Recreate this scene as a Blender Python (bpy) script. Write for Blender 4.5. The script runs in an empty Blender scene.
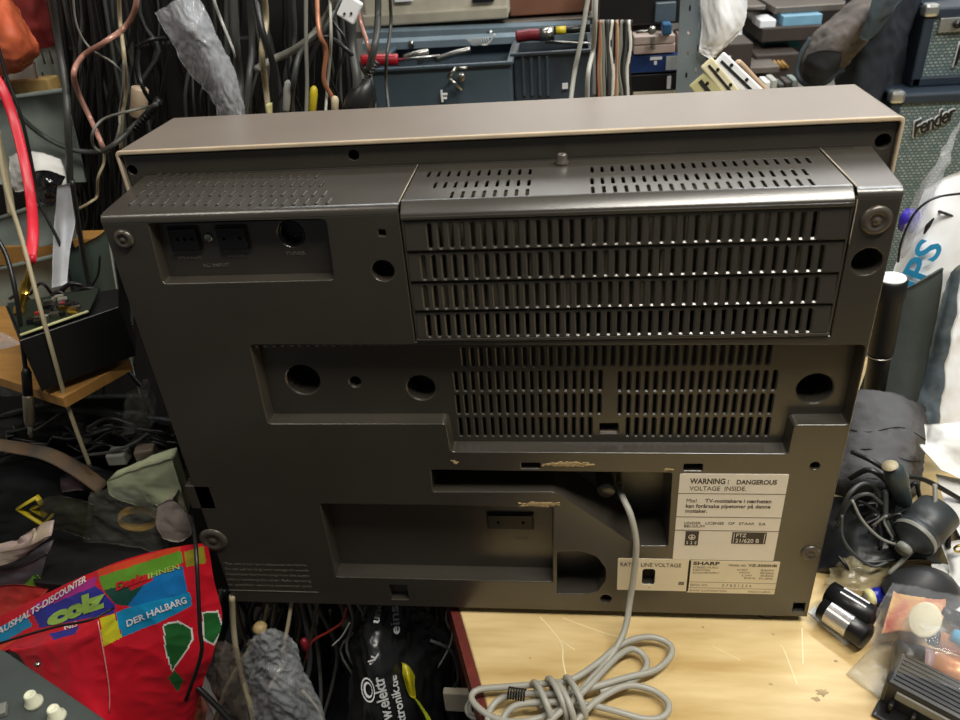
import bpy, bmesh, math, random
from mathutils import Vector, Matrix, Euler, noise
random.seed(7)
C = bpy.context.scene.collection
PI = math.pi
# ------------------------------------------------------------------ camera
CAM = Vector((.4022, -.5936, .7068)); FPX = 763.77
CR = Euler((1.019, .0696, .0922), 'XYZ').to_matrix()
cd = bpy.data.cameras.new('camera'); cam = bpy.data.objects.new('camera', cd); C.objects.link(cam)
cam.location = CAM; cam.rotation_euler = (1.019, .0696, .0922)
cd.sensor_width = 36; cd.lens = FPX/960*36; cd.clip_start = .02
cd.dof.use_dof = True; cd.dof.focus_distance = .80; cd.dof.aperture_fstop = 8
bpy.context.scene.camera = cam
def ray(u, v): return CR @ Vector(((u-480)/FPX, -(v-360)/FPX, -1))
def at(u, v, y):
    d = ray(u, v); return CAM + d*((y-CAM.y)/d.y)
def onz(u, v, z=0):
    d = ray(u, v); return CAM + d*((z-CAM.z)/d.z)
# ------------------------------------------------------------------ materials
def lin(c):
    c /= 255
    return c/12.92 if c <= .04045 else ((c+.055)/1.055)**2.4
_M = {}
def mat(name, rgb, rough=.5, metal=0, var=.12, scale=30, bump=0, bscale=200, alpha=1, coat=0, rgb2=None, vec=(1,1,1), spec=.5, trans=0):
    if name in _M: return _M[name]
    m = bpy.data.materials.new(name); m.use_nodes = True; nt = m.node_tree; N = nt.nodes; L = nt.links
    b = N['Principled BSDF']; b.inputs['Roughness'].default_value = rough; b.inputs['Metallic'].default_value = metal
    b.inputs['Alpha'].default_value = alpha; b.inputs['Coat Weight'].default_value = coat; b.inputs['Specular IOR Level'].default_value = spec
    b.inputs['Transmission Weight'].default_value = trans
    tc = N.new('ShaderNodeTexCoord'); mp = N.new('ShaderNodeMapping'); mp.inputs['Scale'].default_value = vec
    L.new(tc.outputs['Object'], mp.inputs['Vector'])
    nz = N.new('ShaderNodeTexNoise'); nz.inputs['Scale'].default_value = scale; nz.inputs['Detail'].default_value = 5
    L.new(mp.outputs['Vector'], nz.inputs['Vector'])
    cr = N.new('ShaderNodeValToRGB'); a = [lin(x) for x in rgb]; c2 = [lin(x) for x in rgb2] if rgb2 else None
    cr.color_ramp.elements[0].position = .3; cr.color_ramp.elements[1].position = .7
    cr.color_ramp.elements[0].color = [*(x*(1-var) for x in a), 1]
    cr.color_ramp.elements[1].color = [*(c2 if c2 else [min(1, x*(1+var)) for x in a]), 1]
    L.new(nz.outputs['Fac'], cr.inputs['Fac']); L.new(cr.outputs['Color'], b.inputs['Base Color'])
    if bump:
        n2 = N.new('ShaderNodeTexNoise'); n2.inputs['Scale'].default_value = bscale; n2.inputs['Detail'].default_value = 3
        L.new(tc.outputs['Object'], n2.inputs['Vector'])
        bp = N.new('ShaderNodeBump'); bp.inputs['Strength'].default_value = bump; bp.inputs['Distance'].default_value = .001
        L.new(n2.outputs['Fac'], bp.inputs['Height']); L.new(bp.outputs['Normal'], b.inputs['Normal'])
    _M[name] = m; return m
M_body = mat('brown_plastic', (56,52,45), .28, var=.10, scale=14, bump=.12, bscale=900, spec=.95)
M_shell = mat('taupe_painted_shell', (119,109,99), .34, var=.05, scale=9, bump=.12, bscale=700)
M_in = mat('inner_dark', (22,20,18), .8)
M_chas = mat('chassis_grey', (140,132,112), .6)
M_blk = mat('black_plastic', (20,20,21), .35, bump=.1)
M_rub = mat('black_rubber', (16,16,17), .5)
M_steel = mat('steel', (170,168,160), .3, 1, scale=60)
M_screw = mat('screw_brown', (84,78,70), .28, .3)
M_label = mat('label_paper', (236,228,212), .45, var=.02)
M_label2 = mat('label_cream', (234,222,192), .45, var=.02)
M_ink = mat('label_ink', (58,52,46), .6)
M_inkl = mat('label_light_ink', (130,120,104), .6)
M_print = mat('grey_print', (112,105,96), .6)
M_white = mat('white_plastic', (225,222,212), .4, var=.04)
M_glue = mat('old_glue', (172,150,108), .85, var=.25, scale=300, bump=.5)
def film(name, rgb, a=.35, rough=.12, scale=60):
    m = mat(name, rgb, rough, var=.1, scale=20, bump=1, bscale=140, spec=.8); nt = m.node_tree; N = nt.nodes; L = nt.links; b = N['Principled BSDF']
    if 'mixed' in m: return m
    m['mixed'] = 1; out = [n for n in N if n.type == 'OUTPUT_MATERIAL'][0]; tr = N.new('ShaderNodeBsdfTransparent'); mx = N.new('ShaderNodeMixShader')
    tc = N.new('ShaderNodeTexCoord'); nz = N.new('ShaderNodeTexNoise'); nz.noise_type = 'RIDGED_MULTIFRACTAL'; nz.inputs['Scale'].default_value = scale; nz.inputs['Detail'].default_value = 3; nz.inputs['Distortion'].default_value = .6
    L.new(tc.outputs['Object'], nz.inputs['Vector']); rp = N.new('ShaderNodeMapRange'); rp.inputs['From Min'].default_value = .2; rp.inputs['From Max'].default_value = 1.3
    rp.inputs['To Min'].default_value = a*.45; rp.inputs['To Max'].default_value = min(1, a*2.2); L.new(nz.outputs['Fac'], rp.inputs['Value']); L.new(rp.outputs['Result'], mx.inputs['Fac'])
    L.new(tr.outputs['BSDF'], mx.inputs[1]); L.new(b.outputs['BSDF'], mx.inputs[2]); L.new(mx.outputs['Shader'], out.inputs['Surface']); return m
# ------------------------------------------------------------------ mesh builder
def frame(d, up=Vector((0,0,1))):
    d = d.normalized(); s = d.cross(up)
    if s.length < 1e-4: s = d.cross(Vector((1,0,0)))
    s.normalize(); return s, s.cross(d)
def smooth_path(pts, k=6):
    if len(pts) < 3: return [Vector(p) for p in pts]
    P = [Vector(p) for p in pts]; P = [2*P[0]-P[1]] + P + [2*P[-1]-P[-2]]; out = []
    for i in range(1, len(P)-2):
        a, b, c, d = P[i-1:i+3]
        for j in range(k):
            t = j/k
            out.append(.5*((2*b)+(-a+c)*t+(2*a-5*b+4*c-d)*t*t+(-a+3*b-3*c+d)*t**3))
    out.append(P[-2]); return out
class MB:
    def __init__(s): s.v = []; s.f = []; s.m = []; s.mats = []; s.sm = []
    def mi(s, m):
        if m not in s.mats: s.mats.append(m)
        return s.mats.index(m)
    def add(s, vs, fs, m, M=None, smooth=False):
        o = len(s.v); k = s.mi(m)
        s.v += [(M @ Vector(p)) if M is not None else Vector(p) for p in vs]
        for f in fs: s.f.append([i+o for i in f]); s.m.append(k); s.sm.append(smooth)
        return s
    def box(s, c, d, m, rot=None, bev=0, taper=1):
        bm = bmesh.new(); bmesh.ops.create_cube(bm, size=1)
        for v in bm.verts:
            t = taper if v.co.z > 0 else 1
            v.co = Vector((v.co.x*d[0]*t, v.co.y*d[1]*t, v.co.z*d[2]))
        if bev: bmesh.ops.bevel(bm, geom=bm.edges[:]+bm.verts[:], offset=min(bev, min(d)*.45), segments=2, profile=.5, affect='EDGES')
        M = Matrix.Translation(c) @ (rot.to_4x4() if rot else Matrix.Identity(4))
        s.add([v.co.copy() for v in bm.verts], [[v.index for v in f.verts] for f in bm.faces], m, M); bm.free(); return s
    def lathe(s, prof, m, M=None, n=20, caps=True):
        vs = []; fs = []
        for r, z in prof:
            for i in range(n): a = 2*PI*i/n; vs.append((r*math.cos(a), r*math.sin(a), z))
        for j in range(len(prof)-1):
            for i in range(n): fs.append([j*n+i, j*n+(i+1)%n, (j+1)*n+(i+1)%n, (j+1)*n+i])
        if caps: fs.append(list(range(n))[::-1]); fs.append([(len(prof)-1)*n+i for i in range(n)])
        return s.add(vs, fs, m, M, True)
    def cyl(s, a, b, r, m, r2=None, n=16, bev=0):
        a = Vector(a); b = Vector(b); d = b-a; L = d.length; r2 = r if r2 is None else r2
        M = Matrix.Translation(a) @ d.to_track_quat('Z', 'Y').to_matrix().to_4x4()
        pr = [(r, 0), (r2, L)] if not bev else [(r-bev, 0), (r, bev), (r2, L-bev), (r2-bev, L)]
        return s.lathe(pr, m, M, n)
    def tube(s, pts, r, m, n=8, k=6, flat=1, rs=None):
        P = smooth_path(pts, k); vs = []; fs = []; up = None
        for i, p in enumerate(P):
            d = (P[min(i+1, len(P)-1)]-P[max(i-1, 0)])
            if d.length < 1e-7: d = Vector((0,0,1))
            d.normalize()
            if up is None: a, b = frame(d)
            else:
                a = (up - d*up.dot(d)); a.normalize(); b = a.cross(d)
            up = a
            if rs:
                t = i/(len(P)-1)*(len(rs)-1); q = int(min(t, len(rs)-2)); rr = rs[q]+(rs[q+1]-rs[q])*(t-q)
            else: rr = r
            for j in range(n):
                t = 2*PI*j/n; vs.append(p + a*rr*math.cos(t) + b*rr*flat*math.sin(t))
        for i in range(len(P)-1):
            for j in range(n): fs.append([i*n+j, i*n+(j+1)%n, (i+1)*n+(j+1)%n, (i+1)*n+j])
        fs.append(list(range(n))[::-1]); fs.append([(len(P)-1)*n+j for j in range(n)])
        return s.add(vs, fs, m, None, True)
    def loft(s, A, B, m):
        n = len(A); return s.add(list(A)+list(B), [[i, (i+1)%n, n+(i+1)%n, n+i] for i in range(n)], m)
    def prism(s, poly, z0, z1, m, M=None):
        n = len(poly); vs = [(x, y, z0) for x, y in poly]+[(x, y, z1) for x, y in poly]
        fs = [list(range(n))[::-1], [n+i for i in range(n)]]+[[i, (i+1)%n, n+(i+1)%n, n+i] for i in range(n)]
        return s.add(vs, fs, m, M)
    def plate(s, outer, holes, t, m, M=None, bev=0, bres=None):
        cu = bpy.data.curves.new('tmp', 'CURVE'); cu.dimensions = '2D'; cu.fill_mode = 'BOTH'
        cu.extrude = max(t/2-bev, 0); cu.bevel_depth = bev; cu.bevel_resolution = bres if bres is not None else (3 if bev >= .0006 else 1); cu.offset = -bev
        for p in [outer]+list(holes):
            sp = cu.splines.new('POLY'); sp.points.add(len(p)-1)
            for q, a in zip(sp.points, p): q.co = (a[0], a[1], 0, 1)
            sp.use_cyclic_u = True
        o = bpy.data.objects.new('tmp', cu); me = o.to_mesh()
        s.add([v.co.copy() for v in me.vertices], [list(p.vertices) for p in me.polygons], m, M)
        o.to_mesh_clear(); bpy.data.objects.remove(o); bpy.data.curves.remove(cu); return s
    def text(s, body, size, m, M=None, ext=.0001, shear=0, space=1, warp=None, align='LEFT', bold=0):
        cu = bpy.data.curves.new('tmp', 'FONT'); cu.body = body; cu.size = size; cu.extrude = ext; cu.shear = shear
        cu.space_character = space; cu.align_x = align; cu.resolution_u = 3; cu.offset = bold
        o = bpy.data.objects.new('tmp', cu); me = o.to_mesh()
        vs = [v.co.copy() for v in me.vertices]
        if warp: vs = [warp(v) for v in vs]
        s.add(vs, [list(p.vertices) for p in me.polygons], m, M)
        o.to_mesh_clear(); bpy.data.objects.remove(o); bpy.data.curves.remove(cu); return s
    def build(s, name, parent=None, auto=False, origin=None):
        me = bpy.data.meshes.new(name)
        if origin is None:
            if parent is not None: origin = Vector(parent.location)
            else:
                xs = [v.x for v in s.v]; ys = [v.y for v in s.v]; zs = [v.z for v in s.v]
                origin = Vector(((min(xs)+max(xs))/2, (min(ys)+max(ys))/2, min(zs)))
        origin = Vector(origin)
        me.from_pydata([v-origin for v in s.v], [], s.f)
        for m in s.mats: me.materials.append(m)
        me.polygons.foreach_set('material_index', s.m); me.polygons.foreach_set('use_smooth', s.sm)
        me.update(); o = bpy.data.objects.new(name, me); C.objects.link(o)
        if parent is not None:
            o.parent = parent
            base = Vector(parent.location); q = parent
            while q.parent: q = q.parent; base += Vector(q.location)
            wo = Vector(parent.location) if origin is None else origin
            o.location = wo-base
            if parent.parent: o.location = origin-base
        else: o.location = origin
        return o
def tag(o, label, cat, group=None, kind=None):
    o['label'] = label; o['category'] = cat
    if group: o['group'] = group
    if kind: o['kind'] = kind
    return o
def thing(name, loc, label, cat, group=None):
    o = bpy.data.objects.new(name, None); C.objects.link(o); o.location = loc; o.empty_display_size = .02
    return tag(o, label, cat, group)
def plab(o, l): o['label'] = l; return o
def struct(o): o['kind'] = 'structure'; return o
# curved sheet: control grid of world points, catmull-rom in both directions, wrinkled along the normal
class Sheet:
    def __init__(s, grid, amp=0, freq=20, seed=0, res=8, thick=.0008, streak=None):
        s.streak = streak
        s.g = [[Vector(p) for p in r] for r in grid]; s.R = len(grid); s.K = len(grid[0])
        s.amp = amp; s.freq = freq; s.seed = seed; s.res = res; s.th = thick
    def _cr(s, P, t):
        n = len(P)
        if n == 2: return P[0].lerp(P[1], t)
        x = t*(n-1); i = int(max(0, min(x, n-2))); t = x-i
        b = P[i]; c = P[i+1]; a = P[i-1] if i > 0 else 2*b-c; d = P[i+2] if i+2 < n else 2*c-b
        return .5*((2*b)+(-a+c)*t+(2*a-5*b+4*c-d)*t*t+(-a+3*b-3*c+d)*t**3)
    def base(s, u, v): return s._cr([s._cr(r, u) for r in s.g], v)
    def pt(s, u, v, off=0):
        p = s.base(u, v)
        e = .02
        n = (s.base(u+e, v)-s.base(u-e, v)).cross(s.base(u, v+e)-s.base(u, v-e))
        if n.length > 1e-12: n.normalize()
        if n.dot(CAM-p) < 0: n = -n
        if s.amp:
            q = p*s.freq+Vector((s.seed*3.1, s.seed, 0))
            if s.streak: q = Vector((u*s.streak[0]+.8*noise.noise(Vector((v*3, s.seed, 0))), v*s.streak[1], s.seed))
            w = .7*noise.noise(q)+.5*(1-2*abs(noise.noise(q*1.9+Vector((5,5,5)))))+.3*(1-2*abs(noise.noise(q*4.3+Vector((9,2,5)))))
            p = p+n*w*s.amp
        return p+n*off
    def mesh(s, mb, m, matfn=None, res=None):
        r = res or s.res; nu = (s.K-1)*r; nv = (s.R-1)*r
        top = [[s.pt(i/nu, j/nv) for i in range(nu+1)] for j in range(nv+1)]
        bot = [[s.pt(i/nu, j/nv, -s.th) for i in range(nu+1)] for j in range(nv+1)]
        W = nu+1; vs = [p for r_ in top for p in r_]+[p for r_ in bot for p in r_]; O = W*(nv+1)
        groups = {}
        for j in range(nv):
            for i in range(nu):
                mm = matfn((i+.5)/nu, (j+.5)/nv) if matfn else m
                if mm is None: continue
                groups.setdefault(id(mm), (mm, []))[1].append([j*W+i, j*W+i+1, (j+1)*W+i+1, (j+1)*W+i])
                if mm is not None: groups[id(mm)][1].append([O+(j+1)*W+i, O+(j+1)*W+i+1, O+j*W+i+1, O+j*W+i])
        rim = []
        for i in range(nu): rim += [[i, i+1, O+i+1, O+i], [nv*W+i+1, nv*W+i, O+nv*W+i, O+nv*W+i+1]]
        for j in range(nv): rim += [[(j+1)*W, j*W, O+j*W, O+(j+1)*W], [j*W+nu, (j+1)*W+nu, O+(j+1)*W+nu, O+j*W+nu]]
        o = len(mb.v); mb.v += vs
        for mm, fs in groups.values():
            k = mb.mi(mm)
            for f in fs: mb.f.append([a+o for a in f]); mb.m.append(k); mb.sm.append(True)
        if not matfn:
            k = mb.mi(m)
            for f in rim: mb.f.append([a+o for a in f]); mb.m.append(k); mb.sm.append(True)
        return mb
    def text(s, mb, body, m, u0, v0, u1, v1, hv, shear=0, off=.0012, bold=0):
        """text from (u0,v0) to (u1,v1) along the sheet, letter height hv in v"""
        cu = bpy.data.curves.new('tmp', 'FONT'); cu.body = body; cu.size = 1; cu.shear = shear; cu.resolution_u = 3; cu.offset = bold; cu.extrude = .02
        o = bpy.data.objects.new('tmp', cu); me = o.to_mesh(); xs = [v.co.x for v in me.vertices]; x0, x1 = min(xs), max(xs)
        du, dv = u1-u0, v1-v0; vs = []
        for v in me.vertices:
            t = (v.co.x-x0)/(x1-x0); vs.append(s.pt(u0+du*t, v0+dv*t-v.co.y*hv, off+(.0002 if v.co.z > 0 else 0)))
        mb.add(vs, [list(p.vertices) for p in me.polygons], m)
        o.to_mesh_clear(); bpy.data.objects.remove(o); bpy.data.curves.remove(cu)
    def patch(s, mb, poly, m, off=.001):
        """small flat shape lying on the sheet"""
        n = len(poly); cu = sum(p[0] for p in poly)/n; cv = sum(p[1] for p in poly)/n
        vs = [s.pt(cu, cv, off)]; fs = []
        R = 4
        for k in range(1, R+1):
            for a, b in poly: vs.append(s.pt(cu+(a-cu)*k/R, cv+(b-cv)*k/R, off))
        for i in range(n):
            j = (i+1) % n; fs.append([0, 1+i, 1+j])
            for k in range(R-1): fs.append([1+k*n+i, 1+(k+1)*n+i, 1+(k+1)*n+j, 1+k*n+j])
        mb.add(vs, fs, m, None, True)
def grid_at(rows):  # rows of (u, v, y)
    return [[at(*p) for p in r] for r in rows]
def sheet_obj(name, rows, m, label, cat, amp=.002, freq=25, seed=0, thick=.0008, group=None, res=8, parent=None, world=False, matfn=None, streak=None):
    S = Sheet(rows if world else grid_at(rows), amp, freq, seed, res, thick, streak); mb = MB(); S.mesh(mb, m, matfn)
    o = mb.build(name, parent)
    if parent is None: tag(o, label, cat, group)
    return o, S
def cable(label, pts, rpx, m, name='cable', cat='cable', group=None, n=8, world=False, parent=None, k=6, flat=1):
    P = [Vector(p) for p in pts] if world else [at(*p) for p in pts]
    r = rpx if world else rpx*(P[len(P)//2]-CAM).length/FPX
    o = MB().tube(P, r, m, n=n, k=k, flat=flat).build(name, parent)
    if parent is None: tag(o, label, cat, group)
    return o
# ================================================================== THE MUSIC CENTRE
W, H, DC, H2, DB, E = .66, .49, .11, .5153, .124, .034
dev = thing('music_centre', (W/2, .1, 0), 'large dark brown stereo music centre seen from its slotted back, standing on the wooden table', 'stereo')
FM = Matrix(((1,0,0,0),(0,0,-1,0),(0,1,0,0),(0,0,0,1)))     # plate (x,y,z) -> world (x,-z,y)
def FP(y): return Matrix.Translation((0, y, 0)) @ FM           # plate centre at depth y
def f(u, v, y=0): p = at(u, v, y); return (p.x, p.z)
def circ(c, r, n=20, ry=None): return [(c[0]+r*math.cos(2*PI*i/n), c[1]+(ry or r)*math.sin(2*PI*i/n)) for i in range(n)]
def rrect(x0, x1, z0, z1, r=.002, k=3):
    P = []
    for cx, cz, a in ((x1-r, z1-r, 0), (x0+r, z1-r, 90), (x0+r, z0+r, 180), (x1-r, z0+r, 270)):
        for j in range(k+1): t = math.radians(a+90*j/k); P.append((cx+r*math.cos(t), cz+r*math.sin(t)))
    return P
def slot(x, z0, z1, w=.0032):
    r = w/2; P = []
    for cz, a in ((z1-r, 0), (z0+r, 180)):
        for j in range(4): t = math.radians(a+60*j); P.append((x+r*math.cos(t), cz+r*math.sin(t)))
    return P
def rpoly(pts, r=.003, k=3):
    """round the corners of a polygon"""
    out = []; n = len(pts)
    for i in range(n):
        p = Vector(pts[i]).to_2d(); a = Vector(pts[i-1]).to_2d(); b = Vector(pts[(i+1) % n]).to_2d()
        da = (a-p); db = (b-p); ra = min(r, da.length*.45, db.length*.45); A = p+da.normalized()*ra; B = p+db.normalized()*ra
        for j in range(k+1):
            t = j/k; out.append(tuple((1-t)**2*A+2*t*(1-t)*p+t*t*B))
    return out
def inset(poly, d):
    n = len(poly); out = []; area = sum(poly[i-1][0]*poly[i][1]-poly[i][0]*poly[i-1][1] for i in range(n)); sg = 1 if area > 0 else -1
    for i in range(n):
        a = Vector(poly[i-1]); b = Vector(poly[(i+1) % n]); t = (b-a).normalized(); out.append((poly[i][0]-t.y*d*sg, poly[i][1]+t.x*d*sg))
    return out
T = .003
cover = MB(); holes = []
def recess(poly, depth, draft=.0012, floor_holes=(), mat_=None, floor_mat=None, fbev=0):
    """hole in the face with walls and a floor"""
    holes.append(poly); q = inset(poly, draft); m_ = mat_ or M_body
    cover.loft([(x, .0006, z) for x, z in poly], [(x, depth+.0008, z) for x, z in q], m_)
    cover.plate(inset(poly, draft-.0012), floor_holes, .0028, floor_mat or m_, FP(depth+.0014), bev=.00135 if floor_holes else 0, bres=0)
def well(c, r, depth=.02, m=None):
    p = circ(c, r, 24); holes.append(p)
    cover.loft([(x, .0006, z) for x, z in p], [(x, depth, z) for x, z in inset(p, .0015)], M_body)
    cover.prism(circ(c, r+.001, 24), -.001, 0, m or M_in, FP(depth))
XL, XR, ZB = .2635, .6265, .3595          # opening of the vent cover
# jack recess
jp = rpoly([f(148,223), f(326,220), f(334,280), f(163,284)], .004)
dinc = f(291, 234, .012)
recess(jp, .012, .0018, [circ(dinc, .0115, 24)])
# mid recess with the grid of slots
mp = rpoly([f(250,345), f(866,345), f(849,425), f(794,425), f(788,454), f(451,452), f(446,424), f(268,424)], .004)
MD = .015
sl = []
def zrow(v0, v1, u, y): return at(u, v1, y).z, at(u, v0, y).z
def srow(u0, u1, v0, v1, y, pitch, w=.0028, dv=0):
    """slots from column u0 to column u1; v at u0, drifting by dv px to u1"""
    a = at(u0, v1, y); b = at(u1, v1+dv, y); h = at(u0, v0, y).z-a.z; n = max(1, round((b.x-a.x)/pitch)); R = []
    for i in range(n+1):
        t = i/n; R.append(slot(a.x+(b.x-a.x)*t, a.z, a.z+h, w))
    return R
PM = .0081
sl += srow(464.6, 767, 348, 367, MD, PM)
for (a, b, c_, d_, v0, v1) in ((457,600,619.5,773,372,391), (459,599,619.5,769,395,414), (461.5,590,627.5,766,418,436)):
    sl += srow(a, b, v0, v1, MD, PM, dv=.5); sl += srow(c_, d_, v0, v1, MD, PM)
hs = []
for (u, v, r) in ((303,380,.0168), (355,382,.0056), (421,388,.0138), (815,389,.0160)): hs.append((f(u, v, MD), r))
notch = rrect(*[f(600,424,MD)[0], f(618,424,MD)[0]], f(600,433,MD)[1], f(600,424,MD)[1], .001)
recess(mp, MD, .002, sl+[circ(c, r, 26) for c, r in hs]+[notch])
for c, r in hs:
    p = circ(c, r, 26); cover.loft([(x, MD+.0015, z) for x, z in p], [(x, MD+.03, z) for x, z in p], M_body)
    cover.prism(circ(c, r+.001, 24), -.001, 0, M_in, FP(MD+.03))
cover.loft([(x, MD+.001, z) for x, z in notch], [(x, MD+.008, z) for x, z in notch], M_shell)
# cable recess
cp = rpoly([f(431,470), f(672,473), f(668,546), f(641,546), f(630,541), f(564,497), f(553,492), f(433,492)], .0025)
recess(cp, .05, .0015)
# lower panel recess
bp = rpoly([f(320,504), f(553,507), f(553,582), f(336,577)], .002)
recess(bp, .02, .001)
# half-round cable pocket
hp = rpoly([f(557,552), f(580,551), f(597,557), f(606,569), f(606,580), f(598,591), f(585,594), f(557,594)], .003)
recess(hp, .032, .001)
# plain round holes and square notches
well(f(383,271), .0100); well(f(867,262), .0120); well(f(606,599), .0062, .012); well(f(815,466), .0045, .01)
for u0, v0, u1, v1 in ((521,463,540,469), (684,464,702,471), (389,585,409,600), (378,230,386,236), (184,486,217,509), (794,603,804,612)):
    a = f(u0, v0); b = f(u1, v1); p = rrect(a[0], b[0], b[1], a[1], .0008, 2)
    recess(p, .010, .0004)
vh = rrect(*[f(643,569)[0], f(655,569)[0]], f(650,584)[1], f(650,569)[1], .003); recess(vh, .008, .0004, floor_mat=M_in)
outer = [(0,.004), (W,.004), (W,H-.007), (XR,H-.007), (XR,ZB), (XL,ZB), (XL,H-.007), (0,H-.007)]
cover.plate(outer, holes, T, M_body, FP(T/2), bev=.0011)
# teeth under the upper lip of the mid recess
for i in range(17):
    x = f(256+i*8.6, 346)[0]; cover.box((x, .004, f(256, 346)[1]-.0012), (.003, .007, .003), M_body, bev=.0008)
# rounded top edge and top panels
def topstrip(mb, x0, x1, c, m, flat=False):
    A = []; n = 5
    if flat: A = [(0, H-c-.0002), (.0004, H-c+.0014), (.0014, H-c+.0030), (c-.0005, H-.0012), (c+.0009, H-.0003), (c+.0022, H)]
    for j in range(0 if flat else n+1):
        t = PI/2*j/n; A.append((c-c*math.cos(t), H-c+c*math.sin(t)))
    vs = [(x0, y, z) for y, z in A]+[(x1, y, z) for y, z in A]
    mb.add(vs, [[i, i+1, n+2+i, n+1+i] for i in range(n)], m, None, True)
def sx(x, y): return x-.011*y/DC if x < .1 else (x+.011*y/DC if x > .64 else x)
TP = Matrix.Translation((0, 0, H-.001))
c1 = .007
for a, b in ((0, XL), (XR, W)):
    topstrip(cover, a, b, c1, M_body)
    cover.plate([(sx(a, c1), c1), (sx(b, c1), c1), (sx(b, DC), DC), (sx(a, DC), DC)], [], .002, M_body, TP, bev=.0004)
for x in (0, W):    # side walls, widening towards the back plate
    sg = 1 if x == 0 else -1
    P = [(x, .001, .004), (x, .001, H-c1), (sx(x, c1), c1, H), (sx(x, DC), DC, H), (sx(x, DC), DC, .004)]
    cover.add(P+[(p[0]+sg*.002, p[1], p[2]) for p in P], [[0,1,2,3,4], [9,8,7,6,5]], M_body)
cover.box((W/2, DC/2, .004), (W, DC, .002), M_body)
# raised ribs pressed into the left part of the top
for r_, v in enumerate((177, 185.5, 195, 204)):
    u0, u1 = ((158,318), (150,322), (141,325), (133,328))[r_]; n = 19
    for i in range(n):
        p = onz(u0+(u1-u0)*i/(n-1), v-1, H); cover.box((p.x, max(p.y, .0155), H+.0001), (.0032, .0140, .0026), M_body, bev=.0010)
co = cover.build('back_cover', dev)
# inner chassis seen through the slots
ch = MB()
ch.box((.445, .045, .425), (.38, .004, .12), M_chas); ch.box((.435, .04, .29), (.36, .003, .13), M_in)
for i in range(22): ch.box((.275+i*.016, .03, .43), (.003, .024, .10), M_chas)
ch.box((W/2, DC-.004, .25), (W-.01, .004, .48), M_in)
plab(ch.build('inner_chassis', dev), 'grey metal chassis behind the vent slots')
# vent cover: top with slots, bright rounded edge, four louvre strips
vc = MB(); ax0, ax1 = XL+.0012, XR-.0012; c2 = .0105
ts = []
for (u0, u1, va, vb, L) in ((429,530,174,171.5,.0165), (435,529,185,182.5,.0165), (451,527,197,194.5,.0165), (592,808,169.5,160,.0165), (592,805,181,172,.0165), (593,812,192.3,182.8,.0165)):
    a = onz(u0, va, H); b = onz(u1, vb, H); n = round((b.x-a.x)/.0089)
    for i in range(n+1):
        y_ = max(c2+.0030+L/2, a.y+(b.y-a.y)*i/n); ts.append(slot(a.x+(b.x-a.x)*i/n, y_-L/2, y_+L/2, .0028))
vc.plate([(ax0, c2+.0022), (ax1, c2+.0022), (ax1, DC-.001), (ax0, DC-.001)], ts, .002, M_body, TP, bev=.0003)
topstrip(vc, ax0, ax1, c2, M_body, True)
zt = H-c2; hrow = (zt-.002-ZB-.003)/4
vc.box(((ax0+ax1)/2, .001, zt-.001), (ax1-ax0, .004, .003), M_body, bev=.0006)
vc.box(((ax0+ax1)/2, .001, ZB+.0022), (ax1-ax0, .005, .003), M_body, bev=.0008)
for x in (ax0+.001, ax1-.001): vc.box((x, .002, (zt+ZB)/2), (.002, .004, zt-ZB), M_body, bev=.0004)
for i, (u0, u1, v) in enumerate(((429,815,231), (423,822,263), (425,817,292), (428,811,320))):
    z1 = zt-.0024-i*hrow; z0 = z1-hrow; a = at(u0, v, 0).x; b = at(u1, v-8, 0).x; n = round((b-a)/.0090)
    S_ = [slot(a+(b-a)*k/n, -hrow/2+.0028, hrow/2-.0045, .0030) for k in range(n+1)]
    Mx = Matrix.Translation((0, .0016, (z0+z1)/2)) @ Matrix.Rotation(math.radians(-4), 4, 'X') @ FM
    vc.plate([(ax0+.001, -hrow/2+.0004), (ax1-.001, -hrow/2+.0004), (ax1-.001, hrow/2-.0004), (ax0+.001, hrow/2-.0004)], S_, .0034, M_body, Mx, bev=.0014, bres=0)
vcover = vc.build('vent_cover', dev)
M_pale = mat('pale_edge', (176,164,142), .4, var=.2, scale=60)  # thin pale strips laid along both panel seams
we = MB(); we.tube([(XR+.0004, DC-.002, H+.0003), (XR+.0004, .006, H+.0003)], .0006, M_pale, n=6); we.tube([(XR+.0004, .003, H-.006), (XR+.0003, -.0002, H-.012), (XR+.0003, -.0002, H-.045)], .0004, M_pale, n=6); plab(we.build('pale_seam', dev), 'pale edge along the right seam')
we = MB(); we.tube([(XL-.0004, DC-.002, H+.0003), (XL-.0004, .008, H+.0003)], .0004, M_pale, n=6); plab(we.build('pale_seam', dev), 'pale edge along the left seam')
# dark back plate and taupe shell
bpz = MB(); bh = [f(353,156,DC), f(884,142,DC), f(131,171,DC)]
bpz.plate([(-E+.0035, .01), (W+E-.0035, .01), (W+E-.0035, H2-.006), (-E+.0035, H2-.006)], [circ(c, r, 18) for c, r in zip(bh, (.0052, .0068, .006))], .003, M_body, FP(DC+.004), bev=.0006)
for c, r in zip(bh, (.0052, .0068, .006)):
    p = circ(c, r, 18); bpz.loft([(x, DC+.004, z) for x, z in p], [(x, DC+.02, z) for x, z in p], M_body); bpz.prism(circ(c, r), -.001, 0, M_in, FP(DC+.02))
bpz.build('back_plate', dev)
sh = MB(); o_ = rrect(-E, W+E, .004, H2, .005, 4); i_ = rrect(-E+.0028, W+E-.0028, .0075, H2-.0042, .003, 4)
sh.plate(o_, [i_], DB, M_shell, FP(DC+DB/2), bev=.0012)
sh.plate(inset(o_, .004), [], .006, M_shell, FP(DC+DB-.004))
plab(sh.build('outer_shell', dev), 'smooth taupe shell wrapped round the far half')
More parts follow.
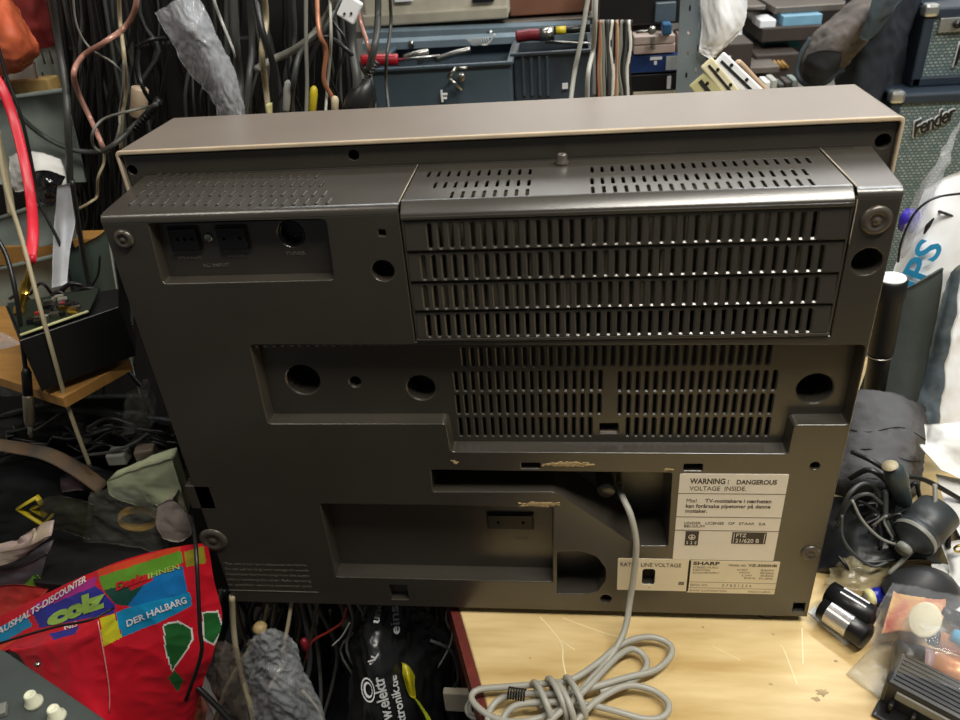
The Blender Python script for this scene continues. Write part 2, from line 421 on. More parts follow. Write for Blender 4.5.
et = MB(); et.plate(rrect(-E-.0004, W+E+.0004, .0036, H2+.0004, .005, 4), [rrect(-E+.0026, W+E-.0026, .0077, H2-.0040, .003, 4)], .0034, mat('lip_highlight_cream', (190,172,146), .3), FP(DC-.0012), bev=.0014); plab(et.build('lip_highlight', dev), 'cream strip carrying the highlight of the shell lip')  # bevel highlight of the shell's front lip put into a cream strip
# screws
for (u, v, r) in ((123,240,.0090), (877,221,.0122), (213,541,.0165), (811,554,.0098)):
    x, z = f(u, v, -.002); mb = MB(); Mx = Matrix.Translation((x, .0002, z)) @ FM
    mb.lathe([(r, 0), (r, .0012), (r*.82, .003), (r*.55, .0034), (r*.5, .0022), (r*.28, .0022), (r*.2, .0036), (.0003, .004)], M_screw, Mx, 24)
    mb.build('screw', dev)
k = MB(); p = onz(562, 164, H); k.lathe([(.0062, 0), (.0062, .002), (.0048, .003), (.0048, .008), (.004, .0095), (.0003, .010)], M_screw, Matrix.Translation((p.x, p.y, H)), 20); k.build('knob', dev)
px, pz = f(606, 486, .03); k = MB(); k.cyl((px, .05, pz), (px, .022, pz), .0105, M_body, .0095, 20, .001); k.build('cord_peg', dev)
# jack sockets
def jack(u0, v0, u1, v1, y, pins):
    a = f(u0, v0, y); b = f(u1, v1, y); mb = MB(); cx = (a[0]+b[0])/2; cz = (a[1]+b[1])/2; w = b[0]-a[0]; h = a[1]-b[1]
    mb.plate(rrect(a[0], b[0], b[1], a[1], .001, 2), [circ((cx+q*w, cz), .0017, 10) for q in pins], .004, M_blk, FP(y-.002), bev=.0004)
    mb.plate(rrect(a[0]-.0016, b[0]+.0016, b[1]-.0016, a[1]+.0016, .001, 2), [rrect(a[0]-.0003, b[0]+.0003, b[1]-.0003, a[1]+.0003, .001, 2)], .0022, M_blk, FP(y-.001), bev=.0003)
    mb.build('socket', dev)
jack(169,228,202,248,.012,(-.22,.05,.3)); jack(217,227,250,247,.012,(-.3,.28)); jack(488,513,533,527,.02,(-.28,.28))
s_ = MB(); p = f(208.5, 237, .012); s_.lathe([(.0042, 0), (.0042, .001), (.003, .0022), (.0004, .0026)], M_steel, Matrix.Translation((p[0], .012, p[1])) @ FM, 16); plab(s_.build('screw', dev), 'small shiny screw between the sockets')
s_ = MB(); Mx = Matrix.Translation((dinc[0], .012, dinc[1])) @ FM
s_.lathe([(.0118, -.012), (.0118, -.001), (.0105, 0), (.0102, -.010)], M_blk, Mx, 24, False); s_.prism(circ((0, 0), .011), -.011, -.010, M_blk, Mx)
for a in (0, 45, 90, 135, 180): s_.cyl(Mx @ Vector((.0055*math.cos(math.radians(a)), -.0055*math.sin(math.radians(a)), -.0105)), Mx @ Vector((.0055*math.cos(math.radians(a)), -.0055*math.sin(math.radians(a)), -.008)), .0008, M_steel, n=8)
s_.build('round_socket', dev)
# printed and moulded words
def words(mb, body, u, v, y, hpx, m, u2=None, ext=.0001, roll=None):
    a = at(u, v, y); s = hpx*(a-CAM).length/FPX*1.22
    if u2:
        b = at(u2, v, y); cu = bpy.data.curves.new('t', 'FONT'); cu.body = body; cu.size = s
        o = bpy.data.objects.new('t', cu); me = o.to_mesh(); w = max(q.co.x for q in me.vertices); o.to_mesh_clear(); bpy.data.objects.remove(o)
        k = (b.x-a.x)/w
    else: k = 1
    mb.text(body, s, m, Matrix.Translation((a.x, y-.0003, a.z)) @ FM @ Matrix.Diagonal((k, 1, 1, 1)), ext)
pr = MB()
words(pr, 'SPEAKER', 178, 259, .012, 4, M_print, 202); words(pr, 'AM', 224, 252, .012, 4, M_print, 232); words(pr, 'FM', 242, 252, .012, 4, M_print, 250)
words(pr, 'ANTENNA', 228, 257, .012, 3.5, M_print, 246); words(pr, 'AC INPUT', 203, 267, .012, 4, M_print, 230); words(pr, 'TUNER', 286, 255, .012, 4, M_print, 306)
pr.build('socket_lettering', dev); pr = MB()
words(pr, 'PHONES', 510, 539, .02, 3.5, M_print, 528)
pr.build('socket_lettering', dev); pr = MB()
for i, t in enumerate(('The unit must have adequate ventilation', 'Do not use for long term storage of records', 'Disconnect the mains plug from the supply', 'before removing the cover. Refer servicing', 'to qualified service personnel only')):
    words(pr, t, 224+i*1.0, 564.5+i*5.2, 0, 3.3, M_print, 307+i*1.2)
a = f(229, 590); b = f(318, 591); pr.box(((a[0]+b[0])/2, -.0002, a[1]), (b[0]-a[0], .0006, .0009), M_print)
pr.build('moulded_lettering', dev)
# labels: card under print
def lab(name, u0, v0, u1, v1, m):
    a = f(u0, v0); b = f(u1, v1); mb = MB(); mb.plate(rrect(a[0], b[0], b[1], a[1], .0012, 2), [], .0006, m, FP(-.0002)); return mb, a, b
def line(mb, a, b, z=None, x=None, w=.0005, m=M_ink, x0=None, x1=None, z0=None, z1=None):
    if z is not None: mb.box((((x0 or a[0])+(x1 or b[0]))/2, -.0006, z), ((x1 or b[0])-(x0 or a[0]), .0002, w), m)
    else: mb.box((x, -.0006, ((z0 or a[1])+(z1 or b[1]))/2), (w, .0002, (z0 or a[1])-(z1 or b[1])), m)
def lt(mb, A, Bx, body, fx, fz, fw, h, m=M_ink, ext=.00008, bold=0):
    """words on a label: fx,fz left/baseline as fractions, fw width fraction"""
    w = Bx[0]-A[0]; hh = A[1]-Bx[1]; s = h*hh*1.4
    cu = bpy.data.curves.new('t', 'FONT'); cu.body = body; cu.size = s
    o = bpy.data.objects.new('t', cu); me = o.to_mesh(); tw = max(q.co.x for q in me.vertices); o.to_mesh_clear(); bpy.data.objects.remove(o)
    mb.text(body, s, m, Matrix.Translation((A[0]+fx*w, -.0006, A[1]-fz*hh)) @ FM @ Matrix.Diagonal((fw*w/tw, 1, 1, 1)), ext, bold=bold)
def zf(a, b, q): return a[1]-q*(a[1]-b[1])
mb, a, b = lab('w', 680, 473.5, 788, 561, M_label); b = (.6135, b[1]); mb = MB(); mb.plate(rrect(a[0], b[0], b[1], a[1], .0012, 2), [], .0006, M_label, FP(-.0002))
w1 = mb.build('warning_label', dev); plab(w1, 'off white warning label with black print'); pr = MB()
lt(pr, a, b, 'WARNING :', .10, .105, .36, .058, bold=.00025); lt(pr, a, b, 'DANGEROUS', .53, .108, .37, .048, bold=.0002); lt(pr, a, b, 'VOLTAGE  INSIDE.', .10, .18, .53, .048)
lt(pr, a, b, 'Mix!', .08, .315, .10, .042); lt(pr, a, b, 'TV-mottakere i n\u00e6rheten', .26, .315, .62, .042, bold=.0001); lt(pr, a, b, 'kan for\u00e5rsake pipetoner p\u00e5 denne', .08, .375, .80, .042, bold=.0001); lt(pr, a, b, 'mottaker.', .08, .432, .21, .042, bold=.0001)
lt(pr, a, b, 'UNDER   LICENSE   OF   STAAR   S.A.', .08, .568, .79, .030); lt(pr, a, b, 'BELGIUM', .08, .605, .20, .030)
for q in (.215, .482, .64): line(pr, a, b, z=zf(a, b, q))
w_ = b[0]-a[0]
def blk(x0, x1, q0, q1, m=M_ink, y=-.0007): pr.box((a[0]+w_*(x0+x1)/2, y, (zf(a,b,q0)+zf(a,b,q1))/2), (w_*(x1-x0), .0003, zf(a,b,q0)-zf(a,b,q1)), m)
blk(.105, .235, .65, .82); blk(.56, .89, .655, .79); blk(.575, .58, .665, .78, M_label, -.0009); blk(.87, .875, .665, .78, M_label, -.0009)
def ring(mb, x, z, r, w, m, y=-.0009):
    mb.plate(circ((x, z), r, 20), [circ((x, z), r-w, 20)], .0001, m, FP(y))
ring(pr, a[0]+w_*.17, zf(a,b,.72), .0036, .0007, M_label); pr.box((a[0]+w_*.17, -.0009, zf(a,b,.72)), (.0009, .0001, .006), M_label); pr.box((a[0]+w_*.17, -.0009, zf(a,b,.725)), (.004, .0001, .0009), M_label)
def ltw(body, fx, fz, fw, h): 
    pr2 = MB(); lt(pr2, a, b, body, fx, fz, fw, h, M_label)
    pr.add([v-Vector((0, .0003, 0)) for v in pr2.v], pr2.f, M_label)
ltw('S  2  E', .12, .805, .10, .035); ltw('FTZ', .595, .71, .10, .042); ltw('21/620 B', .595, .775, .23, .045)
pr.build('print', w1)
mb, a, b = lab('r', 618, 558, 688, 591, M_label2)
mb2 = MB(); mb2.plate(rrect(a[0], b[0], b[1], a[1], .0015, 2), [inset(vh, -.0006)], .0006, M_label2, FP(-.0002)); w1 = mb2.build('voltage_label', dev); plab(w1, 'cream rated line voltage label'); pr = MB()
lt(pr, a, b, 'RATED LINE VOLTAGE', .03, .24, .84, .12); pr.plate(circ((f(649,587)[0], f(649,587)[1]), .0006, 8), [], .0001, M_ink, FP(-.0007)); pr.box((f(681,584)[0], -.0006, f(681,583)[1]), (.006, .0002, .005), M_inkl)
pr.build('print', w1)
mb, a, b = lab('s', 689, 560, 776, 606, M_label2); b = (f(772, 600)[0]+.001, f(730, 593)[1]); mb = MB(); mb.plate(rrect(a[0], b[0], b[1], a[1], .0008, 2), [], .0006, M_label2, FP(-.0002))
w1 = mb.build('rating_label', dev); plab(w1, 'cream rating label with maker name and model'); pr = MB(); line(pr, a, b, x=a[0]+.0006)
lt(pr, a, b, 'SHARP', .05, .13, .29, .10, bold=.0002); lt(pr, a, b, 'MODEL NO.', .44, .15, .20, .055); lt(pr, a, b, 'VZ-3000HB', .66, .15, .31, .075, bold=.0001)
lt(pr, a, b, 'STEREO MUSIC', .05, .23, .28, .055, M_inkl); lt(pr, a, b, 'CENTER', .05, .31, .20, .055, M_inkl); lt(pr, a, b, 'AC POWER SUPPLY', .05, .39, .30, .05, M_inkl)
for i, (s1, s2) in enumerate((('AC INPUT', '220V'), ('MW', '525-1605kHz'), ('LW', '150-285kHz'), ('FM', '87.6-108MHz'))):
    lt(pr, a, b, s1, .54+.03*i, .28+.085*i, .12, .05, M_inkl); lt(pr, a, b, s2, .80, .28+.085*i, .15, .05, M_inkl)
line(pr, a, b, z=zf(a,b,.66), w=.0004, m=M_inkl); line(pr, a, b, z=zf(a,b,.84), w=.0004, m=M_inkl)
lt(pr, a, b, 'SERIAL NO.', .04, .78, .2, .06, M_inkl); lt(pr, a, b, '0 7 8 0 1 2 5 6', .40, .79, .33, .08, M_inkl)
lt(pr, a, b, 'SHARP CORPORATION', .04, .96, .42, .06, M_inkl); lt(pr, a, b, 'MADE IN JAPAN', .70, .96, .25, .06, M_inkl)
pr.build('print', w1)
# old glue smears
for cx, cy, n_, su, sv in ((567,464,190,24,2.0), (540,504,150,20,2.2), (668,470,10,5,3), (455,461,6,5,3)):
    gl = MB()
    for i in range(n_):
        u = cx+random.gauss(0, .45)*su; v = cy+random.gauss(0, .45)*sv
        if 519 < u < 542 and 461 < v < 471 or (u < 690 and v > 471 and u > 560): continue
        p = f(u, v); gl.prism([(p[0]+random.uniform(.5, 1.3)*.0011*math.cos(t)*1.5, p[1]+random.uniform(.5, 1.2)*.0007*math.sin(t)) for t in [j*PI/4 for j in range(8)]], 0, .0003+random.random()*.0007, M_glue, FP(0))
    plab(gl.build('glue_smear', dev), 'crusty yellowish glue left on the plastic')
for x, y in ((.04, .02), (.62, .02), (.0, .2), (.66, .2)):
    mb = MB(); mb.lathe([(.015, -.008), (.016, -.005), (.016, .004)], M_rub, Matrix.Translation((x, y, 0)), 20); mb.build('rubber_foot', dev)
# grey mains cord with its wound bundle on the table
M_cord = mat('grey_cord', (165,163,152), .42, var=.04)
def tz(u, v, z): return onz(u, v, z)
r0 = .0034
P = [at(620, 486, .045), at(620, 490, .03), at(624, 500, .010), at(631, 516, -.004), at(636, 540, -.010), at(635, 565, -.013), at(630, 600, -.02), tz(624, 632, .02), tz(608, 660, .010), tz(590, 680, .012), tz(572, 700, .010), tz(555, 712, .010),
     tz(520, 722, .010), tz(490, 716, .008), tz(472, 700, .006), tz(478, 690, .006), tz(505, 687, .008), tz(540, 684, .012), tz(570, 680, .014), tz(595, 665, .012), tz(622, 644, .012), tz(648, 637, .008), tz(668, 643, .004), tz(671, 655, .004), tz(655, 670, .006), tz(625, 678, .010), tz(590, 688, .012), tz(560, 694, .014),
     tz(520, 694, .012), tz(496, 702, .008), tz(488, 722, .006), tz(505, 745, .006), tz(545, 742, .008), tz(575, 722, .012), tz(595, 702, .014), tz(625, 686, .010), tz(652, 690, .004), tz(668, 703, .003), tz(664, 716, .003), tz(645, 719, .004), tz(615, 711, .008), tz(585, 704, .010), tz(550, 702, .016),
     tz(515, 706, .014), tz(503, 724, .008), tz(530, 735, .008), tz(560, 712, .018), tz(585, 690, .016), tz(602, 672, .014), tz(618, 656, .012), tz(632, 649, .008), tz(644, 656, .004), tz(646, 668, .004), tz(630, 682, .004), tz(600, 692, .006)]
cm = MB(); cm.tube(P, r0, M_cord, n=10, k=7)
def wrap(u, v, w, h):    # a turn of cord wound round the bundle
    c = onz(u, v, .012); d = Vector((.55, .25, 0)).normalized(); s = Vector((-d.y, d.x, 0)); pts = []
    for i in range(13):
        t = 2*PI*i/12; pts.append(c+s*w*math.cos(t)+Vector((0, 0, 1))*h*math.sin(t)+d*(.004*i/12))
    cm.tube(pts, r0, M_cord, n=10, k=5)
for u, v in ((541, 703), (556, 699), (563, 703), (574, 698)): wrap(u, v, .0215, .0165)
for i in range(7): # strain relief of the plug tucked in the bundle
    c = onz(508+i*2.6, 691+i*.4, .022); cm.tube([c+Vector((0, -.006, -.004)), c+Vector((.001, 0, .004)), c+Vector((.002, .006, -.002))], .0010, M_rub, n=6, k=3)
cm.build('power_cord', dev)
# ================================================================== helpers for the surroundings
def slab(name, uv, z, t, m, label, cat, parent=None, bev=.001, group=None):
    P = [onz(u, v, z) for u, v in uv]; mb = MB(); poly = [(p.x, p.y) for p in P]
    mb.plate(poly, [], t, m, Matrix.Translation((0, 0, z-t/2)), bev=min(bev, t*.4))
    o = mb.build(name, parent)
    if parent is None and label: tag(o, label, cat, group)
    return o
def pbox(mb, u0, v0, u1, v1, y, d, m, bev=.002, ang=0):
    um = (u0+u1)/2; vm = (v0+v1)/2
    x0 = at(u0, vm, y).x; x1 = at(u1, vm, y).x; z1 = at(um, v0, y).z; z0 = at(um, v1, y).z
    mb.box(((x0+x1)/2, y+d/2, (z0+z1)/2), (x1-x0, d, z1-z0), m, Euler((0, 0, ang)).to_matrix() if ang else None, bev)
    return x0, x1, z0, z1
def bx(name, u0, v0, u1, v1, y, d, m, label, cat, bev=.002, group=None, parent=None, ang=0):
    mb = MB(); pbox(mb, u0, v0, u1, v1, y, d, m, bev, ang); o = mb.build(name, parent)
    if parent is None: tag(o, label, cat, group)
    return o
def empty_at(name, p, label, cat, group=None): return thing(name, p, label, cat, group)
TZ = -.008
M_wood = mat('worn_table_wood', (200,168,108), .42, var=.10, scale=7, bump=.5, bscale=60, rgb2=(228,204,150), vec=(1, 6, 1))
M_wedge = mat('table_red_edge', (104,40,32), .5, var=.3, scale=40)
M_pine = mat('pine_board', (178,130,68), .55, var=.18, scale=14, vec=(1, 8, 1))
M_tray = mat('grey_tray', (128,138,132), .5)
M_teal = mat('greenish_plastic', (74,92,84), .4, var=.2, scale=12)
M_pap = mat('white_paper', (226,226,222), .7, var=.03)
M_wht = mat('white_film', (236,238,240), .35, var=.02)
M_card = mat('brown_cardboard', (112,74,54), .8)
M_dk = mat('dark_cloth', (24,26,30), .9, bump=.6, bscale=700)
M_cblk = mat('cable_black', (22,23,23), .38)
M_cdg = mat('cable_dark_grey', (66,68,66), .45)
M_cgr = mat('cable_grey', (128,128,120), .45)
M_clg = mat('cable_light_grey', (172,172,164), .45)
M_cbe = mat('cable_beige', (170,158,128), .5)
M_cwh = mat('cable_white', (214,212,204), .4)
M_cor = mat('cable_copper', (176,118,88), .35, .2)
M_pnk = mat('speaker_wire_pink', (200,150,134), .3, .2)
M_red = mat('red_ribbon', (205,30,48), .4)
M_yel = mat('yellow_plastic', (196,176,40), .4)
M_blue = mat('blue_grey_crate', (70,84,94), .35, var=.2, scale=6)
M_rail = mat('painted_rail', (112,128,138), .4, .2)
M_alu = mat('zinc_post', (130,142,148), .4, .4, scale=20)
M_beige = mat('beige_case', (186,180,162), .5)
def clear(name, rgb=(220,222,222), a=.35, r=.15): 
    return film(name, rgb, a, r)
M_clr = clear('clear_film', (225,228,232), .2, .08); M_frost = clear('frosted_film', (222,225,230), .55, .12)
# ================================================================== SETTING
def room(name, c, d, m): struct(MB().box(c, d, m).build(name))
M_wall = mat('dim_wall', (150,146,138), .9); M_floor = mat('workshop_floor', (58,52,46), .8, scale=4)
room('floor', (.4, .6, -.775), (5, 6, .05), M_floor); room('wall_back', (.4, 2.6, .4), (5, .05, 2.4), M_wall)
room('wall_left', (-1.5, .6, .4), (.05, 4, 2.4), M_wall)
# --- table
a = onz(459, 609, TZ); b = onz(490, 718, TZ); d = (b-a).normalized(); far = a-d*.75; near = a+d*.42
tb = thing('work_table', (.9, .2, -.75), 'worn pale wooden work table with red side edge under the stereo', 'table')
poly = [(near.x, near.y), (near.x+1.15, near.y-.1), (far.x+1.45, far.y), (far.x, far.y)]
MB().plate(poly, [], .03, M_wood, Matrix.Translation((0, 0, TZ-.015)), bev=.003).build('table_top', tb)
e_ = MB(); s_ = Vector((d.y, -d.x, 0)); s_ = s_ if s_.x < 0 else -s_
e_.add([near+s_*.010+Vector((0,0,-.001)), far+s_*.010+Vector((0,0,-.001)), far+s_*.0, near+s_*.0, near+s_*.010+Vector((0,0,-.05)), far+s_*.010+Vector((0,0,-.05)), far-s_*.004+Vector((0,0,-.05)), near-s_*.004+Vector((0,0,-.05))],
       [[0,1,2,3], [4,5,1,0], [5,6,2,1], [7,4,0,3], [4,7,6,5]], M_wedge); plab(e_.build('edge_band', tb), 'dark red painted edge band')
for x, y in ((far.x+.05, far.y-.06), (far.x+1.35, far.y-.06), (near.x+.06, near.y+.08), (near.x+1.05, near.y+.06)): MB().box((x, y, -.395), (.05, .05, .70), M_wood, bev=.003).build('leg', tb)
M_scr = mat('pale_scratch', (236,220,176), .6); M_stain = mat('dark_stain', (164,142,100), .6, var=.3, scale=90)
def scratch(uv, w, m=M_scr):
    sc_ = MB()
    P = smooth_path([onz(u, v, TZ) for u, v in uv], 6)
    for p, q in zip(P, P[1:]):
        t = (q-p).normalized(); n_ = Vector((-t.y, t.x, 0))*w; z = Vector((0,0,.00025)); sc_.add([p-n_+z, p+n_+z, q+n_+z, q-n_+z], [[0,1,2,3]], m)
    sc_.build('scratch', tb)
for uv, w in ((((540,617),(552,630),(562,645),(563,660),(566,676)), .0007), (((563,618),(590,628),(615,636),(640,640)), .0005), (((780,645),(784,650),(797,684)), .0006), (((802,628),(803,664)), .0007), (((712,646),(740,660)), .0004), (((560,640),(575,650)), .0005)): scratch(uv, w)
for u, v, r in ((822,692,.006), (773,634,.002), (771,684,.002), (836,661,.002), (703,627,.0015), (530,658,.0012), (816,699,.004)):
    p = onz(u, v, TZ+.0003); st = MB(); st.prism([(p.x+r*random.uniform(.5, 1.3)*math.cos(t), p.y+r*random.uniform(.4, 1)*math.sin(t)) for t in [j*PI/8 for j in range(16)]], TZ+.0001, TZ+.0003, M_stain); st.build('stain', tb)
# --- rack that carries the cables, above the picture
MB().box((.0, .46, .72), (1.5, .03, .03), M_alu, bev=.002).build('cable_rail')
tag(bpy.data.objects['cable_rail'], 'grey steel rail from which the curtain of cables hangs', 'rail')
# --- black board added behind the cables to keep their gaps dark
bk = MB().box((-.33, .66, .15), (.80, .02, 1.3), mat('gap_black', (13,13,14), .9)).build('gap_backing'); tag(bk, 'added black backing that darkens the gaps in the curtain of cables on the left', 'board')
# ================================================================== CABLE CURTAIN
G = 'dark cables hanging in the curtain behind the stereo'
L1 = 'dark cable hanging straight down in the curtain of cables behind the left of the stereo'
mats = [M_cblk]*6+[M_cdg]*3
def hang(u, v_end, y, r, m, label, group, amp=10, u2=None, cat='cable'):
    u2 = u if u2 is None else u2; p0 = at(u, -30, y); p1 = at(u2, v_end, y); p0.y = y; pts = []
    K = 6
    for i in range(K+1):
        t = i/K; p = p0.lerp(p1, t); p.x += random.uniform(-1, 1)*amp*.0012; p.y += random.uniform(-.01, .01); pts.append(p)
    pts[0].z = .71
    return cable(label, pts, r, m, group=group, n=6, world=True, k=4, cat=cat)
for i in range(78):
    u = random.uniform(66, 352); y = random.uniform(.40, .56); 
    hang(u, random.uniform(150, 260), y, random.uniform(.0014, .0034), random.choice(mats), L1, G, amp=random.uniform(3, 14), u2=u+random.uniform(-14, 14))
for i in range(26):
    u = random.uniform(66, 118); hang(u, random.uniform(280, 420), random.uniform(.40, .52), random.uniform(.0015, .003), random.choice(mats), L1, G, amp=6, u2=u+random.uniform(0, 30))
# single ones that stand out
Y = .36
cab = [
 ('stiff pink copper wire twisted in an S above the left end of the stereo', M_pnk, 2.3, [(137,-25),(136,5),(126,26),(105,42),(84,55),(74,72),(78,92),(90,118),(100,140),(104,150)]),
 ('thin pale wire running down from the pink wire past the left corner of the shell', M_cbe, 1.2, [(104,150),(104,163),(98,178),(97,196),(92,201),(80,208),(62,214)]),
 ('thin grey wire bowing behind the pink copper wire', M_cgr, .9, [(72,-25),(76,22),(90,48),(112,62),(128,80)]),
 ('grey ring of cable looped over the left corner of the shell', M_cgr, 1.2, [(152,106),(130,111),(104,119),(93,132),(94,146),(104,152),(113,146),(119,130),(120,110),(123,90),(124,60)]),
 ('pale green cable hanging beside the pink copper wire', M_cbe, 1.7, [(118,-25),(120,20),(124,55),(126,90),(122,120),(121,150)]),
 ('black cable drooping from the left side to the corner of the shell', M_cdg, 2.2, [(-20,80),(0,92),(22,118),(45,137),(70,149),(95,152),(112,146),(140,120),(156,104)]),
 ('black loop of cable in front of the dark curtain', M_cblk, 1.8, [(152,104),(143,88),(138,66),(140,48),(150,40),(165,38)]),
 ('dark grey cable dropping to the floor left of the shell', M_cdg, 3.0, [(48,-25),(58,40),(66,90),(68,130),(72,200),(84,260),(92,300)]),
 ('white wire in front of the clear bag', M_cwh, 1.3, [(210,-25),(214,0),(222,22),(232,46),(240,70)]),
 ('broad grey twin cable crossing the curtain diagonally', M_cgr, 3.4, [(338,-25),(333,3),(322,24),(308,40),(290,52),(272,60),(257,69)]),
 ('second strand of the broad grey twin cable', M_cdg, 2.6, [(340,0),(324,30),(308,44),(299,56),(294,80),(290,115),(292,140)]),
 ('thick grey cable hanging left of the cream ribbon', M_cdg, 3.6, [(232,-25),(236,40),(240,80),(244,125)]),
 ('thick dark grey cable passing behind the clear bag', M_cdg, 3.0, [(248,-25),(252,40),(249,80),(244,125)]),
 ('cream flat cable hanging among black cables', M_cbe, 2.8, [(262,-25),(266,20),(262,50),(266,90),(270,125)]),
 ('dark cable leaning across the cream flat cable', M_cblk, 3.0, [(252,-25),(262,30),(274,70),(276,125)]),
 ('grey cable hanging next to the yellow plug', M_cgr, 1.8, [(306,-25),(306,40),(307,80),(306,125)]),
 ('orange copper strand hanging among the black cables', M_cor, 2.2, [(316,-25),(319,30),(326,50),(324,80),(333,100),(336,125)]),
 ('thin light grey wire beside the copper strand', M_clg, 1.4, [(329,-25),(331,30),(330,60),(327,90),(325,125)]),
 ('dark grey ribbon hanging at the right end of the curtain', M_cdg, 4.5, [(352,-25),(352,40),(357,80),(356,125)]),
 ('black cable arching to the black mains plug', M_cblk, 1.9, [(318,37),(330,38),(345,48),(358,62),(366,74)]),
 ('pink brown twin wire in front of the beige machine', M_pnk, 2.0, [(352,-25),(360,20),(368,45),(372,70)]),
 ('thick black cable with ribbed sleeve above the mains plug', M_cdg, 3.2, [(378,-25),(378,15),(375,45),(368,72)]),
 ('thin dark cable hanging in front of the blue crate', M_cdg, 1.6, [(388,-25),(391,20),(387,55),(386,80),(389,112)]),
 ('light grey cable left of the shelf bundle', M_clg, 2.2, [(592,-25),(586,10),(580,45),(574,75),(569,115)]),
 ('light grey cable right of its straighter neighbour by the shelf bundle', M_clg, 2.2, [(596,-25),(595,20),(593,50),(588,75),(587,115)]),
]
for lb, m, r, pts in cab: cable(lb, [(u, v, Y+.02*math.sin(u)) for u, v in pts], r, m, n=8)
# a small ribbed sleeve
sb = MB()
for i in range(6): p = at(377-i*1.9, 62+i*3.0, .35); q = at(376-i*1.9, 63.5+i*3.0, .35); sb.cyl(p, q, .0036, M_cblk, n=12)
M_grp = 'coloured strands in the bundle beside the tape boxes'
for i in range(17):
    u = 596+i*2.2+random.uniform(-1, 1); m = (M_cblk, M_cor, M_cbe, M_cgr, M_cblk, M_cdg, M_cblk, M_cwh)[i % 8]
    cable('strand of cable in the bundle hanging between grey cables and tape boxes', [(u+random.uniform(-2, 2), v, .5) for v in (20, 45, 70, 95, 125)], random.uniform(1.1, 2.2), m, group=M_grp, n=6)
# plugs among the cables
def plug(u, v, y, u2, v2, r, m, label, name='plug', cat='plug', r2=None):
    mb = MB(); a = at(u, v, y); b = at(u2, v2, y); L = (b-a).length; Mx = Matrix.Translation(a) @ (b-a).to_track_quat('Z', 'Y').to_matrix().to_4x4(); r = r*(a-CAM).length/FPX; r2 = (r2*(a-CAM).length/FPX) if r2 else r*.9
    mb.lathe([(r*.35, 0), (r*.8, L*.08), (r, L*.3), (r2, L*.9), (r2*.6, L)], m, Mx, 14); return tag(mb.build(name), label, cat)
plug(288,80,.35,286,112,3.6,mat('grey_plug',(150,150,146),.4),'pale grey plug hanging left of the yellow one')
plug(314,86,.35,312,113,4,M_yel,'yellow plug hanging above the shell edge'); plug(335,96,.35,335,111,3.6,mat('cream_plug',(206,192,160),.4),'cream plug at the end of the copper strand')
mp_ = thing('mains_plug', at(365, 95, .345), 'black mains plug with ribbed sleeve hanging in front of the blue crate', 'plug')
mb = MB(); mb.lathe([(.004, 0), (.012, .012), (.017, .022), (.019, .034), (.0185, .042), (.015, .044)], M_cblk, Matrix.Translation(at(369, 78, .345)) @ (at(357, 112, .345)-at(369, 78, .345)).to_track_quat('Z', 'Y').to_matrix().to_4x4(), 20); mb.build('plug_body', mp_); sb.build('sleeve', mp_)
mb = MB(); pbox(mb, 266, 104, 276, 116, .35, .01, mat('pale_yellow_plastic', (226,220,160), .4), .002); tag(mb.build('connector_block'), 'small pale yellow connector on the shell edge', 'connector')
mb = MB(); c = at(350, 9, .34); mb.box(c, (.022, .008, .026), M_wht, Euler((0, .6, 0)).to_matrix(), .002)
for q in (-1, 1): mb.cyl(c+Vector((q*.004-.002, -.0042, -.004)), c+Vector((q*.004-.002, -.006, -.004)), .0014, M_in, n=8)
tag(mb.build('connector_plug'), 'white plastic connector hanging at the top of the grey ribbon', 'connector')
mb = MB(); a = at(134, 105, .42); b = at(147, 107, .42); mb.cyl(at(140, 88, .42), at(138, 116, .42), .011, mat('cream_jar', (200,178,150), .4), n=20, bev=.001); tag(mb.build('jar'), 'small cream jar half hidden among black cables', 'jar')
mb = MB(); Q = [at(160, 100, .37), at(150, 112, .37), at(134, 130, .37)]; mb.tube(Q, .0048, M_cblk, rs=[.006, .0055, .003]); 
for i in range(6): t = i/6; p = Q[1].lerp(Q[2], t); q = Q[1].lerp(Q[2], t+.08); mb.cyl(p, q, .0056-.002*t, M_cblk, n=12)
tag(mb.build('jack_plug'), 'black moulded plug with ribbed sleeve behind the left of the shell', 'plug')
# clear crumpled bag in the curtain
o, S = sheet_obj('clear_bag', [[(157,12,.34), (176,2,.325), (196,-6,.335)], [(172,38,.335), (190,26,.30), (210,22,.33)], [(190,70,.335), (208,56,.305), (226,56,.33)], [(212,96,.335), (222,92,.31), (240,92,.33)], [(222,122,.335), (232,122,.32), (246,122,.33)]], M_frost, 'crumpled clear plastic bag hanging in the curtain of cables', 'bag', amp=.0045, res=20, streak=(5, 4))
